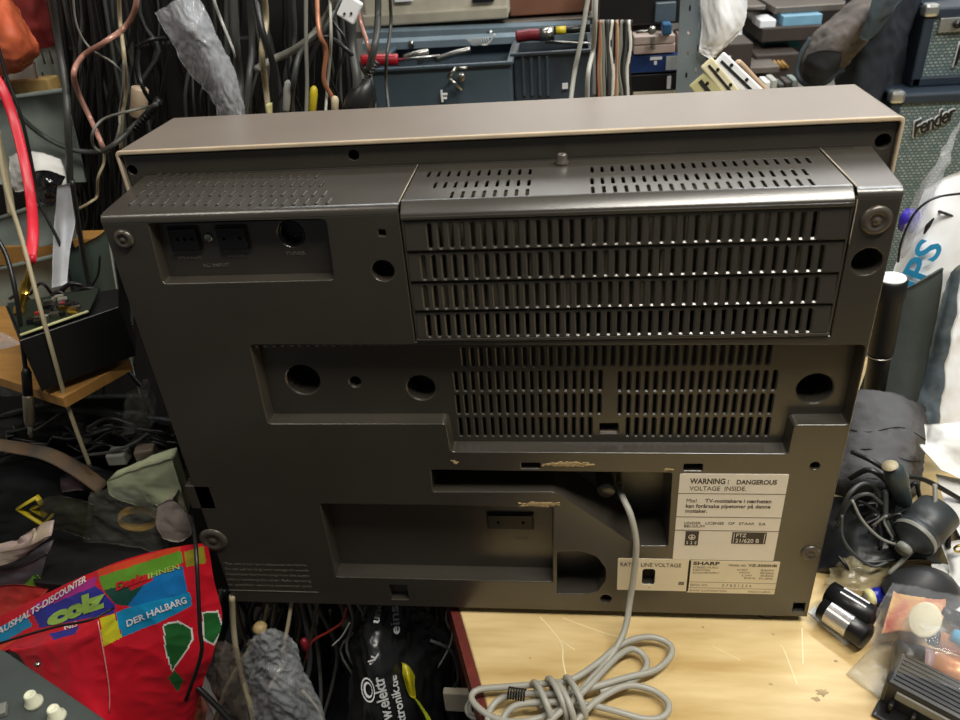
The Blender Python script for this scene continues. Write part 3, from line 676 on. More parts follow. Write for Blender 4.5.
# ================================================================== CENTRE BACKGROUND: crates, machine, tools
def crate(u0, v0, u1, v1, y, d, m, label):
    x0 = at(u0, v0, y).x; x1 = at(u1, v0, y).x; z1 = at((u0+u1)/2, v0, y).z; z0 = z1-.16; w = .003
    t = thing('storage_crate', ((x0+x1)/2, y+d/2, z0), label, 'crate'); mb = MB()
    for c, dd in ((((x0+x1)/2, y, (z0+z1)/2), (x1-x0, w, z1-z0)), (((x0+x1)/2, y+d, (z0+z1)/2), (x1-x0, w, z1-z0)), ((x0, y+d/2, (z0+z1)/2), (w, d, z1-z0)), ((x1, y+d/2, (z0+z1)/2), (w, d, z1-z0)), (((x0+x1)/2, y+d/2, z0), (x1-x0, d, w))): mb.box(c, dd, m, bev=.001)
    mb.build('crate_body', t); r_ = MB()
    for c, dd in ((((x0+x1)/2, y-.004, z1), (x1-x0+.012, .008, .005)), ((x0, y+d/2, z1), (.010, d, .005)), ((x1, y+d/2, z1), (.010, d, .005)), (((x0+x1)/2, y+d, z1), (x1-x0+.012, .008, .005))): r_.box(c, dd, m, bev=.0015)
    r_.build('rim', t); return t, x0, x1, z0, z1
t, x0, x1, z0, z1 = crate(372, 66, 510, 110, .62, .2, M_blue, 'blue grey plastic crate of tools under the beige machine')
t2, xa, xb, za, zb = crate(514, 52, 592, 100, .66, .2, mat('navy_crate', (62,70,78), .4, var=.25), 'darker blue crate with a small white sticker')
MB().box(at(565, 86, .654), (.009, .002, .009), M_wht, bev=.0005).build('sticker', t2)
rib = MB()
for u in (522, 530, 538, 546): pbox(rib, u, 56, u+3, 96, .654, .004, M_blue, .001)
rib.build('ribs', t2)
lv = MB(); c = at(462, 76, .606); lv.cyl(c, c+Vector((0, -.012, 0)), .006, M_steel, n=14, bev=.001); lv.cyl(at(448, 77, .60), at(462, 90, .60), .0025, M_steel); lv.cyl(at(448, 77, .60), at(456, 68, .60), .0025, M_steel); lv.cyl(at(456, 68, .60), at(467, 68, .60), .002, M_steel); plab(lv.build('latch', t), 'bright metal latch bent on a pin')
fl = MB(); fl.box(at(442, 96, .61), (.003, .002, .018), M_wht); fl.box(at(445, 94, .61), (.008, .002, .003), M_wht); fl.box(at(445, 98, .61), (.006, .002, .003), M_wht); fl.build('white_mark', t)
# shelf under crates (carries them) and rails
def shelf(name, u0, u1, v, y, d, m, label, t=.012, cat='shelf'):
    a = at(u0, v, y); b = at(u1, v, y); mb = MB(); mb.box(((a.x+b.x)/2, y+d/2, a.z-t/2), (b.x-a.x, d, t), m, bev=.001); return tag(mb.build(name), label, cat)
MB().box(((x0+xb)/2, .75, z0-.010), (xb-x0+.1, .3, .014), M_rail, bev=.001).build('shelf_board'); tag(bpy.data.objects['shelf_board'], 'grey metal shelf board carrying the blue crates', 'shelf')
for i, (v0, v1, va, vb, y) in enumerate(((33, 41, 24, 30, .86), (44, 52, 33, 38, .80))):
    mb = MB(); a = at(362, v0, y); b = at(590, va, y); mb.add([a+Vector((0,0,0)), b, b+Vector((0,0,-.010)), a+Vector((0,0,-.012)), a+Vector((0,.02,.004)), b+Vector((0,.02,.004)), b+Vector((0,.02,-.01)), a+Vector((0,.02,-.012))], [[0,1,2,3],[4,5,1,0],[7,6,5,4],[3,2,6,7],[0,3,7,4],[1,5,6,2]], M_rail)
    mb.cyl(at(411 if i else 490, v0-3, y-.004), at(412 if i else 491, v0+4-i, y-.004), .004, M_steel, n=10)
    tag(mb.build('shelf_rail'), ('upper grey blue rail just below the beige machine', 'lower grey blue rail above the tools in the crate')[i], 'rail')
# beige machine
t = thing('beige_machine', at(440, 22, .9), 'beige case of a machine standing on the upper shelf', 'electronics'); mb = MB(); pbox(mb, 362, -28, 508, 20, .88, .25, M_beige, .004); mb.build('case', t)
mb = MB(); pbox(mb, 362, 11, 508, 23, .874, .02, mat('beige_plinth', (160,154,138), .5), .003); mb.build('plinth', t); mb = MB(); pbox(mb, 394, -8, 412, 2, .872, .005, M_wht, .001); plab(mb.build('sticker', t), 'white sticker'); mb = MB(); pbox(mb, 472, -3, 494, 2.5, .872, .005, M_blk, .001); mb.build('vent', t)
bx('cardboard_box', 509, -30, 592, 14, .92, .25, M_card, 'reddish brown cardboard box right of the beige machine', 'box')
# tools lying in the crate
def tool(name, label, segs, cat='tool', group=None):
    a0 = at(*segs[0][0]); t = thing(name, a0, label, cat, group)
    for nm, m, r, pts in [(s[1], s[2], s[3], s[4]) for s in segs]: MB().tube([at(*p) for p in pts], r, m, n=10, rs=None).build(nm, t)
    return t
M_rh = mat('red_handle', (176,28,40), .35); M_wh2 = mat('dark_red_handle', (112,30,38), .4)
tool('screwdriver', 'red handled screwdriver lying in the blue crate', [((365,60,.64), 'handle', M_rh, .009, [(362,61,.64),(375,60,.64),(398,60,.645)]), ((398,60,.64), 'blade', M_steel, .0025, [(398,60,.645),(440,56,.66)])])
for u0, v0, u1, v1, r in ((404,58,428,52,.003), (418,62,440,58,.0035), (436,60,470,50,.003)):
    cable('loose steel tool part heaped in the blue crate', [(u0,v0,.66), ((u0+u1)/2,(v0+v1)/2-1,.66), (u1,v1,.67)], 3, M_steel, name='metal_tool', cat='tool', group='steel tools heaped in the blue crate')
sp = MB()
for i in range(9): sp.tube([at(467+i*2.6, 39-i*.25, .70), at(474+i*1.9, 46-i*.1, .70)], .0006, M_cwh, n=5)
sp.tube([at(482, 45, .70), at(488, 44, .70), at(495, 34, .70)], .0014, M_cwh, n=6); tag(sp.build('wire_coil'), 'coil of white wire on the lower rail', 'wire')
tool('paint_brush', 'dark red handled brush with a silver collar in the darker crate', [((515,38,.69), 'handle', M_wh2, .009, [(516,37,.69),(530,35,.69),(541,35,.69)]), ((541,35,.69), 'collar', M_steel, .010, [(540,35,.69),(554,33,.69)])])
tool('marker_pen', 'black marker pen with yellow print behind the brush', [((556,31,.72), 'barrel', M_blk, .006, [(553,31,.72),(590,28,.72)]), ((560,30,.71), 'print', M_yel, .0062, [(556,30.6,.7195),(566,30,.7195)])])
tool('steel_rod', 'thin steel rod lying across the darker crate', [((530,44,.7), 'rod', M_steel, .0025, [(545,42,.70),(602,44,.70)])])
# ================================================================== TAPE BOXES AND POST
for (u0, v0, u1, v1, y, dd, m, lb) in ((600,-30,694,25,.70,.2,M_blk,'wide black box above the tape boxes'),):
    bx('black_box', u0, v0, u1, v1, y, dd, m, lb, 'box')
bx('plastic_case', 655, 2, 676, 22, .69, .02, M_blue, 'blue grey plastic case in front of the wide black box', 'case')
M_pk = mat('pink_box', (206,186,176), .5); M_db = mat('blue_box', (28,58,112), .4); M_pg = mat('pale_spine', (190,196,198), .5)
def tapebox(u0, v0, u1, v1, m, label, deco=None, y=.66, d=.12, ub=None):
    t = thing('tape_box', at((u0+u1)/2, v1, y), label, 'box'); mb = MB(); pbox(mb, u0, v0, u1, v1, y, d, m, .001, ang=-.0); mb.build('case', t)
    for (nm, a, b, c, e, mm, dep) in deco or []: mb = MB(); pbox(mb, a, b, c, e, y-dep, dep+.001, mm, .0003); mb.build(nm, t)
tapebox(634, 36, 675, 44, M_pk, 'upper of the two pale pink tape boxes', [('clasp', 651,37,655,42, M_cgr, .002)]); tapebox(634, 45, 675, 53.5, M_pk, 'lower of the two pale pink tape boxes', [('clasp', 651,45,655,49, M_cgr, .002)])
tapebox(631, 55, 684, 72, M_db, 'dark blue tape box with a pale spine end', [('spine_label', 666,56,677,70, M_pg, .001), ('lettering', 650,57,662,60, M_wht, .0015), ('emblem', 654,61,657,65, M_wht, .0015)])
tapebox(631, 74, 687, 90, M_blk, 'black tape box with a narrow white label under the blue one', [('spine_label', 667,76,671,89, M_wht, .001)]); tapebox(633, 91, 684, 112, mat('cream_box', (196,186,160), .5), 'cream box at the bottom of the tape box stack', [('lettering', 665,93,680,97, mat('gold_print', (196,170,110), .5), .001)])
bx('small_box', 677, 34, 690, 54, .68, .05, mat('rose_box', (166,142,132), .6), 'dusty rose carton right of the pink tape boxes', 'box'); bx('small_box', 663, 24, 672, 35, .65, .03, mat('teal_box', (46,92,130), .5), 'tiny teal and white packet above the pink tape boxes', 'box')
mb = MB(); mb.tube([at(636, 32, .62), at(652, 31, .62)], .0022, M_steel); mb.cyl(at(652, 30.5, .61), at(652, 30.5, .63), .006, M_steel, n=14, bev=.001); tag(mb.build('bolt'), 'steel bolt lying above the pink tape boxes', 'bolt')
# perforated zinc post
a = at(697, -30, .56); b = at(688, 125, .56); w = .013
mb = MB(); X = (a-b).normalized(); sl_ = []
L = (a-b).length
for i in range(7):
    for q in (-.0065, .0065): sl_.append([(q+.0016*math.cos(t), .012+i*L/7+.0045*math.sin(t)+(.006 if q > 0 else 0)) for t in [j*PI/4 for j in range(8)]])
Mx = Matrix.Translation(b) @ Matrix(((1,0,0,0),(0,0,-1,0),(0,1,0,0),(0,0,0,1)))
zz = X.cross(Vector((1, 0, 0))).normalized(); zz = zz if zz.y < 0 else -zz; xx = X.cross(zz).normalized(); Mx = Matrix((xx, X, zz)).transposed().to_4x4(); Mx.translation = b
mb.plate([(-.020, 0), (.018, 0), (.018, L), (-.020, L)], sl_, .002, M_alu, Mx, .0003); mb.box((b+a)/2+Vector((.018, .012, 0)), (.002, .026, L), M_alu, Euler((0, math.atan2(X.x, X.z), 0)).to_matrix())
tag(mb.build('shelf_post'), 'grey slotted steel shelf post right of the tape boxes', 'post')
o, S = sheet_obj('paper_sheet', [[(700,-28,.55),(722,-28,.54),(748,-28,.56)], [(702,20,.55),(722,20,.53),(746,15,.56)], [(700,44,.55),(718,48,.54),(735,36,.56)], [(699,52,.55),(712,58,.545),(722,48,.56)]], M_wht, 'wrinkled white plastic sheet hanging beside the slotted post', 'sheet', amp=.003, res=14, streak=(4, 2))
o, S = sheet_obj('paper_sheet', [[(722,-28,.57),(745,-28,.57)], [(722,34,.57),(742,35,.57)]], mat('pale_sheet', (206,218,220), .5), 'flat pale sheet behind the wrinkled white plastic sheet', 'sheet', amp=.001, res=8)
# cream frames and strips
M_crm = mat('cream_plastic', (214,206,170), .45)
for lb, pts, w, m in (('cream slotted strip leaning beside the slotted post', [(706,62),(748,112)], .018, M_crm), ('wide white strip with dark screws leaning behind the shell', [(718,58),(768,106)], .020, M_wht), ('lowest pale strip leaning against the slotted post', [(698,78),(728,116)], .030, mat('olive_plastic', (176,170,122), .5))):
    a = at(*pts[0], .44); b = at(*pts[1], .42); mb = MB(); d_ = (b-a).normalized(); Rm = Matrix((d_, Vector((0,1,0)), d_.cross(Vector((0,1,0))))).transposed()
    mb.box((a+b)/2, ((b-a).length, .008, w), m, Rm, .002); mb.box((a+b)/2+Vector((0,-.0045,0)), ((b-a).length*.9, .001, w*.18), M_in, Rm)
    for q in (.2, .5, .8): mb.cyl(a.lerp(b, q)+Vector((.003, -.005, .004)), a.lerp(b, q)+Vector((.003, -.006, .004)), .0022, M_in, n=8)
    tag(mb.build('plastic_strip'), lb, 'strip')
mb = MB(); mb.tube([at(731,72,.46), at(737,63,.46), at(741,64,.46), at(756,80,.46), at(774,98,.46)], .0034, mat('tan_plastic', (176,150,124), .45), k=5); tag(mb.build('handle_frame'), 'tan plastic frame leaning behind the cream strips', 'frame')
# far shelves
M_sh = mat('shelf_steel', (110,104,96), .4, .3); M_shd = mat('dark_shelf', (58,48,42), .6)
def shelfp(u0, v0, u1, v1, y, lb, m=M_sh, d=.25): return bx('shelf_board', u0, v0, u1, v1, y, d, m, lb, 'shelf', bev=.002)
shelfp(762, 27, 822, 41, 1.25, 'brown wooden shelf board carrying the pale blue box', M_shd); shelfp(775, 5, 850, 12, 1.3, 'steel shelf board above the pale blue box'); shelfp(738, 6, 766, 10, 1.3, 'short steel shelf board near the hanging sheets')
bx('electronics_box', 783, 15, 822, 27, 1.27, .1, mat('pale_blue_box', (120,166,190), .4), 'pale blue box lying on the brown shelf board', 'box'); bx('small_box', 760, 20, 776, 28, 1.26, .08, M_wht, 'small white box left of the pale blue box', 'box')
bx('bottle_crate', 764, 41, 800, 49, 1.3, .1, mat('teal_fabric', (44,120,116), .6), 'teal object beneath the brown shelf board', 'box')
t = thing('carton', at(780, 92, 1.2), 'brown carton with tan tape on the lower far shelf', 'box'); mb = MB(); pbox(mb, 754, 54, 798, 84, 1.2, .2, M_shd, .003); mb.build('carton_body', t); mb = MB()
for i in range(4): mb.tube([at(769+i*4, 61, 1.198), at(776+i*4, 68, 1.198)], .004, mat('tan_tape', (160,124,66), .5), n=6)
mb.build('tape', t); mb = MB(); pbox(mb, 757, 62, 762, 67, 1.195, .01, M_wht, .001); mb.build('label', t)
DB_ = bx('dark_box', 712, 44, 752, 70, 1.1, .2, M_shd, 'dark box with a white tag behind the cream strips', 'box'); bx('tag_label', 722, 56, 731, 62, 1.098, .006, M_wht, '', '', parent=DB_)
bx('dark_cupboard', 690, -40, 880, 560, 1.6, .1, mat('cupboard_brown', (30,22,18), .8), 'dark brown cupboard wall behind the far shelves', 'cupboard')
M_jun = [M_clg, M_cdg, M_shd, M_tray, M_pap]
for i in range(9): bx('spare_part', 736+i*7, 84-(i % 3)*2, 742+i*7, 93, .95, .05, M_jun[i % 5], 'small spare part heaped on the ledge behind the shell', 'part', group='spare parts heaped behind the right of the shell')
for lb, (xa, ya, za, wx, wy) in (('far grey shelf board under the brown carton', (at(776,84,1.2).x, 1.3, at(776,84,1.2).z-.008, .5, .3)), ('grey ledge carrying the spare parts', (at(768,93,.95).x, 1.0, at(768,93,.95).z-.008, .34, .14)), ('shelf board under the dark box', (at(732,70,1.1).x, 1.2, at(732,70,1.1).z-.008, .2, .16)), ('shelf board under the beige machine and the cardboard box', (at(480,21,.9).x, 1.02, at(440,22,.9).z-.012, .75, .26)), ('shelf board under the tape boxes', (at(655,112,.66).x, .72, at(655,112,.66).z-.01, .24, .2))):
    MB().box((xa, ya, za), (wx, wy, .012), M_sh, bev=.001).build('shelf_board'); tag(C.objects[-1], lb, 'shelf')
# ================================================================== JACKET
M_jb = mat('navy_cloth', (24,31,40), .9, bump=.8, bscale=500); M_jg = mat('grey_brown_cloth', (82,76,72), .9, bump=.8, bscale=500, rgb2=(98,90,84)); M_jh = mat('green_grey_hem', (50,60,64), .9, bump=.6, bscale=600)
jk = thing('jacket', at(860, 110, .85), 'dark navy jacket with a grey brown sleeve draped behind the shell', 'jacket')
o, S = sheet_obj('body', [[(858,-24,.86),(880,-26,.80),(905,-24,.84),(925,-24,.90)], [(846,20,.84),(868,22,.78),(892,18,.83),(915,20,.90)], [(838,60,.84),(862,60,.78),(886,56,.84),(905,60,.90)], [(836,108,.84),(858,108,.80),(878,108,.85),(896,118,.90)]], M_jb, '', '', amp=.012, freq=9, res=12, parent=jk, thick=.02)
o, S = sheet_obj('sleeve', [[(862,-8,.81),(884,-6,.77),(906,-12,.81)], [(832,17,.81),(858,20,.735),(884,20,.79)], [(812,37,.81),(838,42,.73),(864,42,.78)], [(800,58,.81),(824,62,.735),(852,58,.78)], [(797,77,.80),(815,86,.765),(841,70,.79)]], M_jg, '', '', amp=.006, freq=18, seed=4, res=14, parent=jk, thick=.012); plab(o, 'grey brown sleeve')
MB().tube([at(811,38,.80), at(801,54,.795), at(797,70,.79), at(801,81,.775), at(814,87,.762), at(828,81,.762), at(836,73,.77), at(843,70,.78)], .0042, M_jh, n=10).build('hem', jk)
o, S = sheet_obj('cuff_shade', [[(808,54,.728),(824,50,.722),(840,52,.73)], [(802,66,.735),(820,68,.722),(840,62,.73)], [(804,80,.745),(816,85,.735),(836,72,.74)]], M_dk, '', '', amp=.004, freq=20, res=8, parent=jk, thick=.003)  # dark sheet over the sleeve: shade inside the open cuff put into colour
o, S = sheet_obj('collar', [[(876,-10,.72),(892,-12,.72),(908,-6,.74)], [(868,14,.715),(878,16,.71),(894,10,.73)], [(860,36,.72),(866,40,.715),(878,30,.73)]], M_jh, '', '', amp=.006, freq=20, res=8, parent=jk, thick=.006); 
o, S = sheet_obj('dark_cloth', [[(898,-26,.98),(925,-26,.95),(965,-26,1.0)], [(890,40,.98),(915,40,.93),(940,40,.98)], [(885,118,.98),(905,118,.95),(930,118,.98)]], mat('black_cloth', (16,19,24), .95, bump=.5, bscale=500), 'black cloth hanging between the jacket and the small amplifier', 'cloth', amp=.014, freq=12, res=10, thick=.02)
ch_ = thing('chair', (at(865, 110, 1).x, 1.1, -.75), 'dark padded chair behind the stereo with the jacket over it', 'chair'); cx_ = ch_.location.x; cz_ = at(865, 96, .99).z
MB().box((cx_, 1.01, cz_-.16), (.30, .05, .30), M_dk, bev=.01).build('backrest', ch_); MB().box((cx_, 1.22, -.30), (.38, .38, .06), M_dk, bev=.015).build('seat', ch_)
for q in (-1, 1):
    MB().cyl((cx_+q*.13, 1.04, -.75), (cx_+q*.13, 1.04, cz_-.2), .012, M_rub).build('leg', ch_); MB().cyl((cx_+q*.15, 1.38, -.75), (cx_+q*.15, 1.38, -.32), .012, M_rub).build('leg', ch_)
# ================================================================== AMPLIFIERS
def grille_mat():
    m = mat('amp_grille', (138,150,148), .7)
    nt = m.node_tree; N = nt.nodes; L = nt.links; tc = [n for n in N if n.type == 'TEX_COORD'][0]
    w = N.new('ShaderNodeTexBrick'); w.inputs['Scale'].default_value = 42; w.inputs['Color1'].default_value = (.12, .18, .19, 1); w.inputs['Color2'].default_value = (.29, .34, .33, 1); w.inputs['Mortar'].default_value = (.06, .09, .09, 1); w.inputs['Mortar Size'].default_value = .05; w.inputs['Row Height'].default_value = .22; w.inputs['Brick Width'].default_value = .32
    mp = N.new('ShaderNodeMapping'); mp.inputs['Rotation'].default_value = (PI/2, 0, 0); L.new(tc.outputs['Object'], mp.inputs['Vector']); L.new(mp.outputs['Vector'], w.inputs['Vector'])
    L.new(w.outputs['Color'], N['Principled BSDF'].inputs['Base Color']); return m
M_gr = grille_mat(); M_tol = mat('navy_tolex', (32,44,56), .5, bump=.5, bscale=600); M_pip = mat('silver_corner', (190,192,188), .3, .8)
def amp(u, v, y, w, h, d, label, lu, lv, lsize, ang=0, lower=True):
    """u,v: the visible top left corner of the front"""
    p = at(u, v, y); t = thing('guitar_amplifier', (p.x+w/2, y+d/2, p.z-h), label, 'amplifier'); c = Vector((p.x+w/2, y+d/2, p.z-h/2)); b = .018
    mb = MB(); 
    for cc, dd in (((0, 0, h/2-b/2), (w, d, b)), ((0, 0, -h/2+b/2), (w, d, b)), ((-w/2+b/2, 0, 0), (b, d, h)), ((w/2-b/2, 0, 0), (b, d, h)), ((0, d/2-.01, 0), (w-.01, .01, h-.01))): mb.box(c+Vector(cc), dd, M_tol, bev=.004)
    mb.build('cabinet', t); mb = MB(); mb.box(c+Vector((0, -d/2+.008, 0)), (w-2*b, .006, h-2*b), M_gr); mb.build('grille_cloth', t)
    mb = MB(); mb.box(p+Vector((.008, .006, -.004)), (.024, .024, .020), M_pip, bev=.005); mb.build('corner_guard', t)
    (ua, va), (ub, vb) = lu, lv; A_ = at(ua, va, y+.002); B_ = at(ub, vb, y+.002); d_ = (B_-A_); L_ = d_.length; d_.normalize(); n_ = Vector((0, -1, 0)); up = n_.cross(d_).normalized()
    Mx = Matrix((d_, up, n_)).transposed().to_4x4(); Mx.translation = A_
    for nm, m, off, bo in (('badge_outline', M_wht, 0, .055), ('badge', M_blk, .003, .022)):
        mb = MB(); mb.text('Fender', 1, m, Matrix.Translation((0, -off, 0)) @ Mx @ Matrix.Diagonal((L_/2.75, lsize, .02, 1)), .02, shear=.45, bold=bo, space=.88); mb.build(nm, t)
    return t
p = at(896, 97, .80)
amp(893, 95, .80, .42, p.z-TZ, .17, 'larger silver grilled guitar amplifier at the right edge, carrying the smaller one', (912,137), (957,117), .036)
t = amp(927, 8, .845, .30, at(927, 8, .845).z-p.z-.003, .12, 'smaller guitar amplifier standing on top of the larger one', (952,66), (1012,48), .050)
mb = MB(); pbox(mb, 940, 17, 990, 31, .842, .004, M_pip, .001); mb.build('control_panel', t); mb = MB()
for u in (956, 966): q = at(u, 24, .84); mb.cyl(q, q+Vector((0, -.008, 0)), .006, M_blk, n=12)
mb.build('knob', t)
# ================================================================== RIGHT OF THE STEREO, on the table
t = thing('flashlight', onz(884, 395, TZ+.05), 'black flashlight with a white lens standing behind the right of the stereo', 'flashlight'); y = .30
b_ = at(874, 392, y); a_ = at(892, 278, y); ax = (b_-a_).normalized(); Lf = (a_.z-TZ)/(-ax.z)
Mx = Matrix.Translation(a_) @ ax.to_track_quat('Z', 'Y').to_matrix().to_4x4(); mb = MB()
mb.lathe([(.0160, 0), (.0185, .003), (.0185, .026), (.0165, .030), (.0160, .100), (.0155, .102), (.0155, .106), (.0140, .108), (.0150, .112), (.0135, .116), (.0132, Lf)], mat('flashlight_black', (22,23,26), .5, spec=.25), Mx, 24); mb.build('barrel', t)
mb = MB(); mb.lathe([(.0155, -.0015), (.0165, 0), (.016, .0012)], M_wht, Mx, 24); plab(mb.build('lens', t), 'white lens ring'); mb = MB()
for z in (.031, .100, .110): mb.lathe([(.0157, z), (.0157, z+.0012)], M_steel, Mx, 24)
mb.build('metal_rings', t)
o, S = sheet_obj('foam_sheet', [[(878,300,.36),(915,284,.34),(943,268,.35)], [(872,330,.35),(906,335,.33),(940,300,.34)], [(866,370,.34),(905,375,.31),(930,350,.33)], [(850,415,.33),(900,420,.28),(918,410,.30)]], mat('grey_foam', (70,76,74), .8, bump=.4), 'dark grey foam sheet leaning behind the flashlight', 'sheet', amp=.0015, thick=.004)
o, S = sheet_obj('printed_bag', [[(925,190,.43),(950,175,.42),(985,165,.44)], [(900,255,.41),(935,230,.39),(985,225,.42)], [(882,310,.39),(915,300,.37),(975,300,.40)], [(880,350,.38),(905,360,.37),(965,370,.38)]], M_wht, 'white bag with blue lettering leaning at the right edge', 'bag', amp=.003, freq=12, res=12)
tx = MB(); M_pb = mat('blue_print', (40,142,190), .5)
def freetext(mb, body, P0, P1, h, m, push=.004):
    """letters on a leaning plane from P0 to P1"""
    d_ = (P1-P0); L_ = d_.length; d_.normalize(); n_ = (CAM-P0).normalized(); up = n_.cross(d_).normalized(); n_ = d_.cross(up)
    cu = bpy.data.curves.new('t', 'FONT'); cu.body = body; cu.size = 1; o_ = bpy.data.objects.new('t', cu); me_ = o_.to_mesh(); w_ = max(q.co.x for q in me_.vertices); o_.to_mesh_clear(); bpy.data.objects.remove(o_)
    Mx = Matrix((d_, up, n_)).transposed().to_4x4(); Mx.translation = P0+n_*push
    mb.text(body, 1, m, Mx @ Matrix.Diagonal((L_/w_, h, .02, 1)), .02, bold=.02)
freetext(tx, 'PHILIPS', at(880, 362, .365), at(944, 245, .372), .040, M_pb, .008); tx.build('lettering', o); o['label'] = 'white bag with blue lettering leaning at the right edge'
cable('thin black cable curving over the white bag at the right edge', [(898,262,.36),(902,240,.36),(915,213,.36),(935,198,.36),(965,193,.37)], 1.1, M_cblk)
cable('short black stroke of cable end on the white bag', [(938,211,.40),(944,213,.39),(952,216,.40)], 1.2, M_cblk)
mb = MB(); mb.tube([at(924,234,.375), at(928,226,.375), at(934,218,.375)], .002, M_cblk, rs=[.0012, .0032, .001]); tag(mb.build('clip'), 'small black clip beside the blue lettering', 'clip')
mb = MB(); mb.lathe([(.004, 0), (.012, .004), (.013, .02), (.009, .03)], mat('violet_plastic', (58,42,170), .4), Matrix.Translation(at(907, 232, .42)), 16); tag(mb.build('bottle_cap'), 'violet stopper peeping out behind the right corner of the stereo', 'cap')  # violet bottle cap
o, S = sheet_obj('clear_bag', [[(915,195,.42),(935,165,.41),(960,120,.43)], [(902,235,.41),(918,215,.40),(945,170,.42)], [(900,262,.41),(905,255,.40),(915,235,.42)]], M_frost, 'clear plastic film between the large amplifier and the white bag', 'bag', amp=.004, freq=40, res=10)
o, S = sheet_obj('foil_sheet', [[(942,300,.36),(955,268,.35),(975,262,.36)], [(930,345,.34),(944,330,.33),(972,320,.34)], [(918,392,.31),(935,392,.30),(965,380,.31)], [(908,432,.28),(930,430,.27),(960,420,.28)]], mat('grey_foil', (140,156,168), .3, .2, var=.4, scale=45), 'blue grey foil sheet running down beside the foam sheet', 'foil', amp=.003, freq=30, res=10)
o, S = sheet_obj('white_bag', [[(968,225,.33),(990,225,.35)], [(952,320,.27),(985,320,.30)], [(944,380,.24),(985,380,.27)], [(938,436,.22),(985,440,.24)]], M_wht, 'glossy white plastic bag bulging at the right edge', 'bag', amp=.006, freq=15, res=14)
# paper tissue pile
o, S = sheet_obj('tissue', [[(924,424,.20),(945,424,.19),(985,418,.20)], [(926,444,.18),(950,440,.165),(985,440,.17)], [(920,446,.16),(950,462,.15),(985,478,.15)], [(940,470,.14),(962,480,.135),(990,490,.13)]], M_pap, 'folded white tissue at the right edge above the cables', 'tissue', amp=.003, freq=22, res=10)
o, S = sheet_obj('paper_sheet', [[(936,474,.15),(975,482,.14)], [(945,505,.12),(985,510,.11)], [(962,540,.09),(990,545,.08)]], M_pap, 'white paper under the folded tissue', 'paper', amp=.0015, res=8)
o, S = sheet_obj('paper_sheet', [[(941,544,.07),(952,541,.07),(990,535,.07)], [(950,572,.05),(960,572,.045),(990,572,.05)], [(940,590,.03),(955,592,.03),(990,600,.03)], [(950,610,.015),(960,612,.01),(990,620,.0)]], M_pap, 'white paper corner above the bag of batteries', 'paper', amp=.001, res=8)
mb = MB(); p = at(959, 548, .055); mb.lathe([(.004, 0), (.006, 0), (.006, .002), (.004, .002)], mat('brass', (190,160,80), .3, 1), Matrix.Translation(p) @ Matrix.Rotation(PI/2, 4, 'X'), 16, False); tag(mb.build('eyelet'), 'brass eyelet on the paper corner', 'eyelet')
# grey pouch
M_pouch = mat('grey_pouch', (84,84,86), .85, bump=.8, bscale=600)
o, S = sheet_obj('grey_pouch', [[(832,394,.28),(870,391,.26),(905,398,.26),(924,408,.28)], [(830,420,.25),(872,420,.21),(905,424,.205),(926,430,.24)], [(826,450,.22),(868,450,.17),(904,452,.17),(922,460,.21)], [(824,478,.18),(866,484,.13),(900,486,.135),(918,486,.17)], [(822,490,.19),(866,500,.15),(898,500,.15),(912,498,.18)]], M_pouch, 'padded grey cloth pouch right of the stereo', 'pouch', amp=.004, freq=28, res=12, thick=.02)
fo = MB()
for pts in (((.05,.30),(.3,.36),(.6,.30),(.95,.34)), ((.05,.55),(.35,.50),(.7,.56),(.95,.52)), ((.1,.75),(.4,.70),(.8,.76))): fo.tube([S.pt(a, b, .0004) for a, b in pts], .0007, M_dk, n=5)
fo.build('seam', o)
# black bag and coil of cables under the pouch
o, S = sheet_obj('black_bag', [[(800,495,.19),(860,500,.15),(920,505,.14),(960,510,.15)], [(800,530,.14),(860,535,.09),(925,530,.09),(962,540,.11)], [(800,572,.08),(860,566,.06),(930,560,.06),(955,575,.08)]], mat('black_bag', (26,29,30), .35, bump=.3), 'black bag under the tangle of cables right of the stereo', 'bag', amp=.005, freq=22, res=10, thick=.01)
tang = [('black cable coming out beside the pouch over the tangle', M_cblk, 2.2, [(852,452,.15),(870,460,.13),(895,474,.12),(925,480,.12),(965,502,.12)]),
 ('upper grey loop in the cable tangle', M_cdg, 2.0, [(838,520,.10),(848,496,.10),(862,484,.11),(875,488,.11),(882,505,.10),(875,520,.10)]),
 ('lower grey loop in the cable tangle', M_cdg, 1.8, [(836,528,.09),(850,502,.09),(868,494,.09),(882,504,.09)]),
 ('grey cable sweeping down to the round connector', M_cgr, 1.3, [(852,500,.08),(862,520,.07),(880,538,.06),(900,546,.06)]),
 ('thin grey wire bowing along the edge of the stereo', M_cdg, 1.4, [(842,515,.07),(842,535,.06),(852,552,.05),(872,566,.045),(888,562,.05)]),
 ('long grey cable arching from the papers to the black cone', M_cgr, 2.0, [(935,484,.10),(934,508,.08),(922,538,.06),(905,558,.05),(888,574,.04)]),
 ('short grey cable crossing in the tangle', M_cgr, 1.2, [(872,526,.08),(886,516,.08),(884,522,.08),(894,540,.07)]),
 ('black cable looping at the top of the tangle', M_cblk, 2.6, [(850,478,.13),(870,470,.12),(890,486,.11),(892,510,.10),(880,530,.09)]),
 ('dark cable dropping through the middle of the tangle', M_cdg, 2.4, [(886,490,.10),(886,520,.085),(896,536,.075),(910,545,.07)])]
for lb, m, r, pts in tang: cable(lb, pts, r, m)
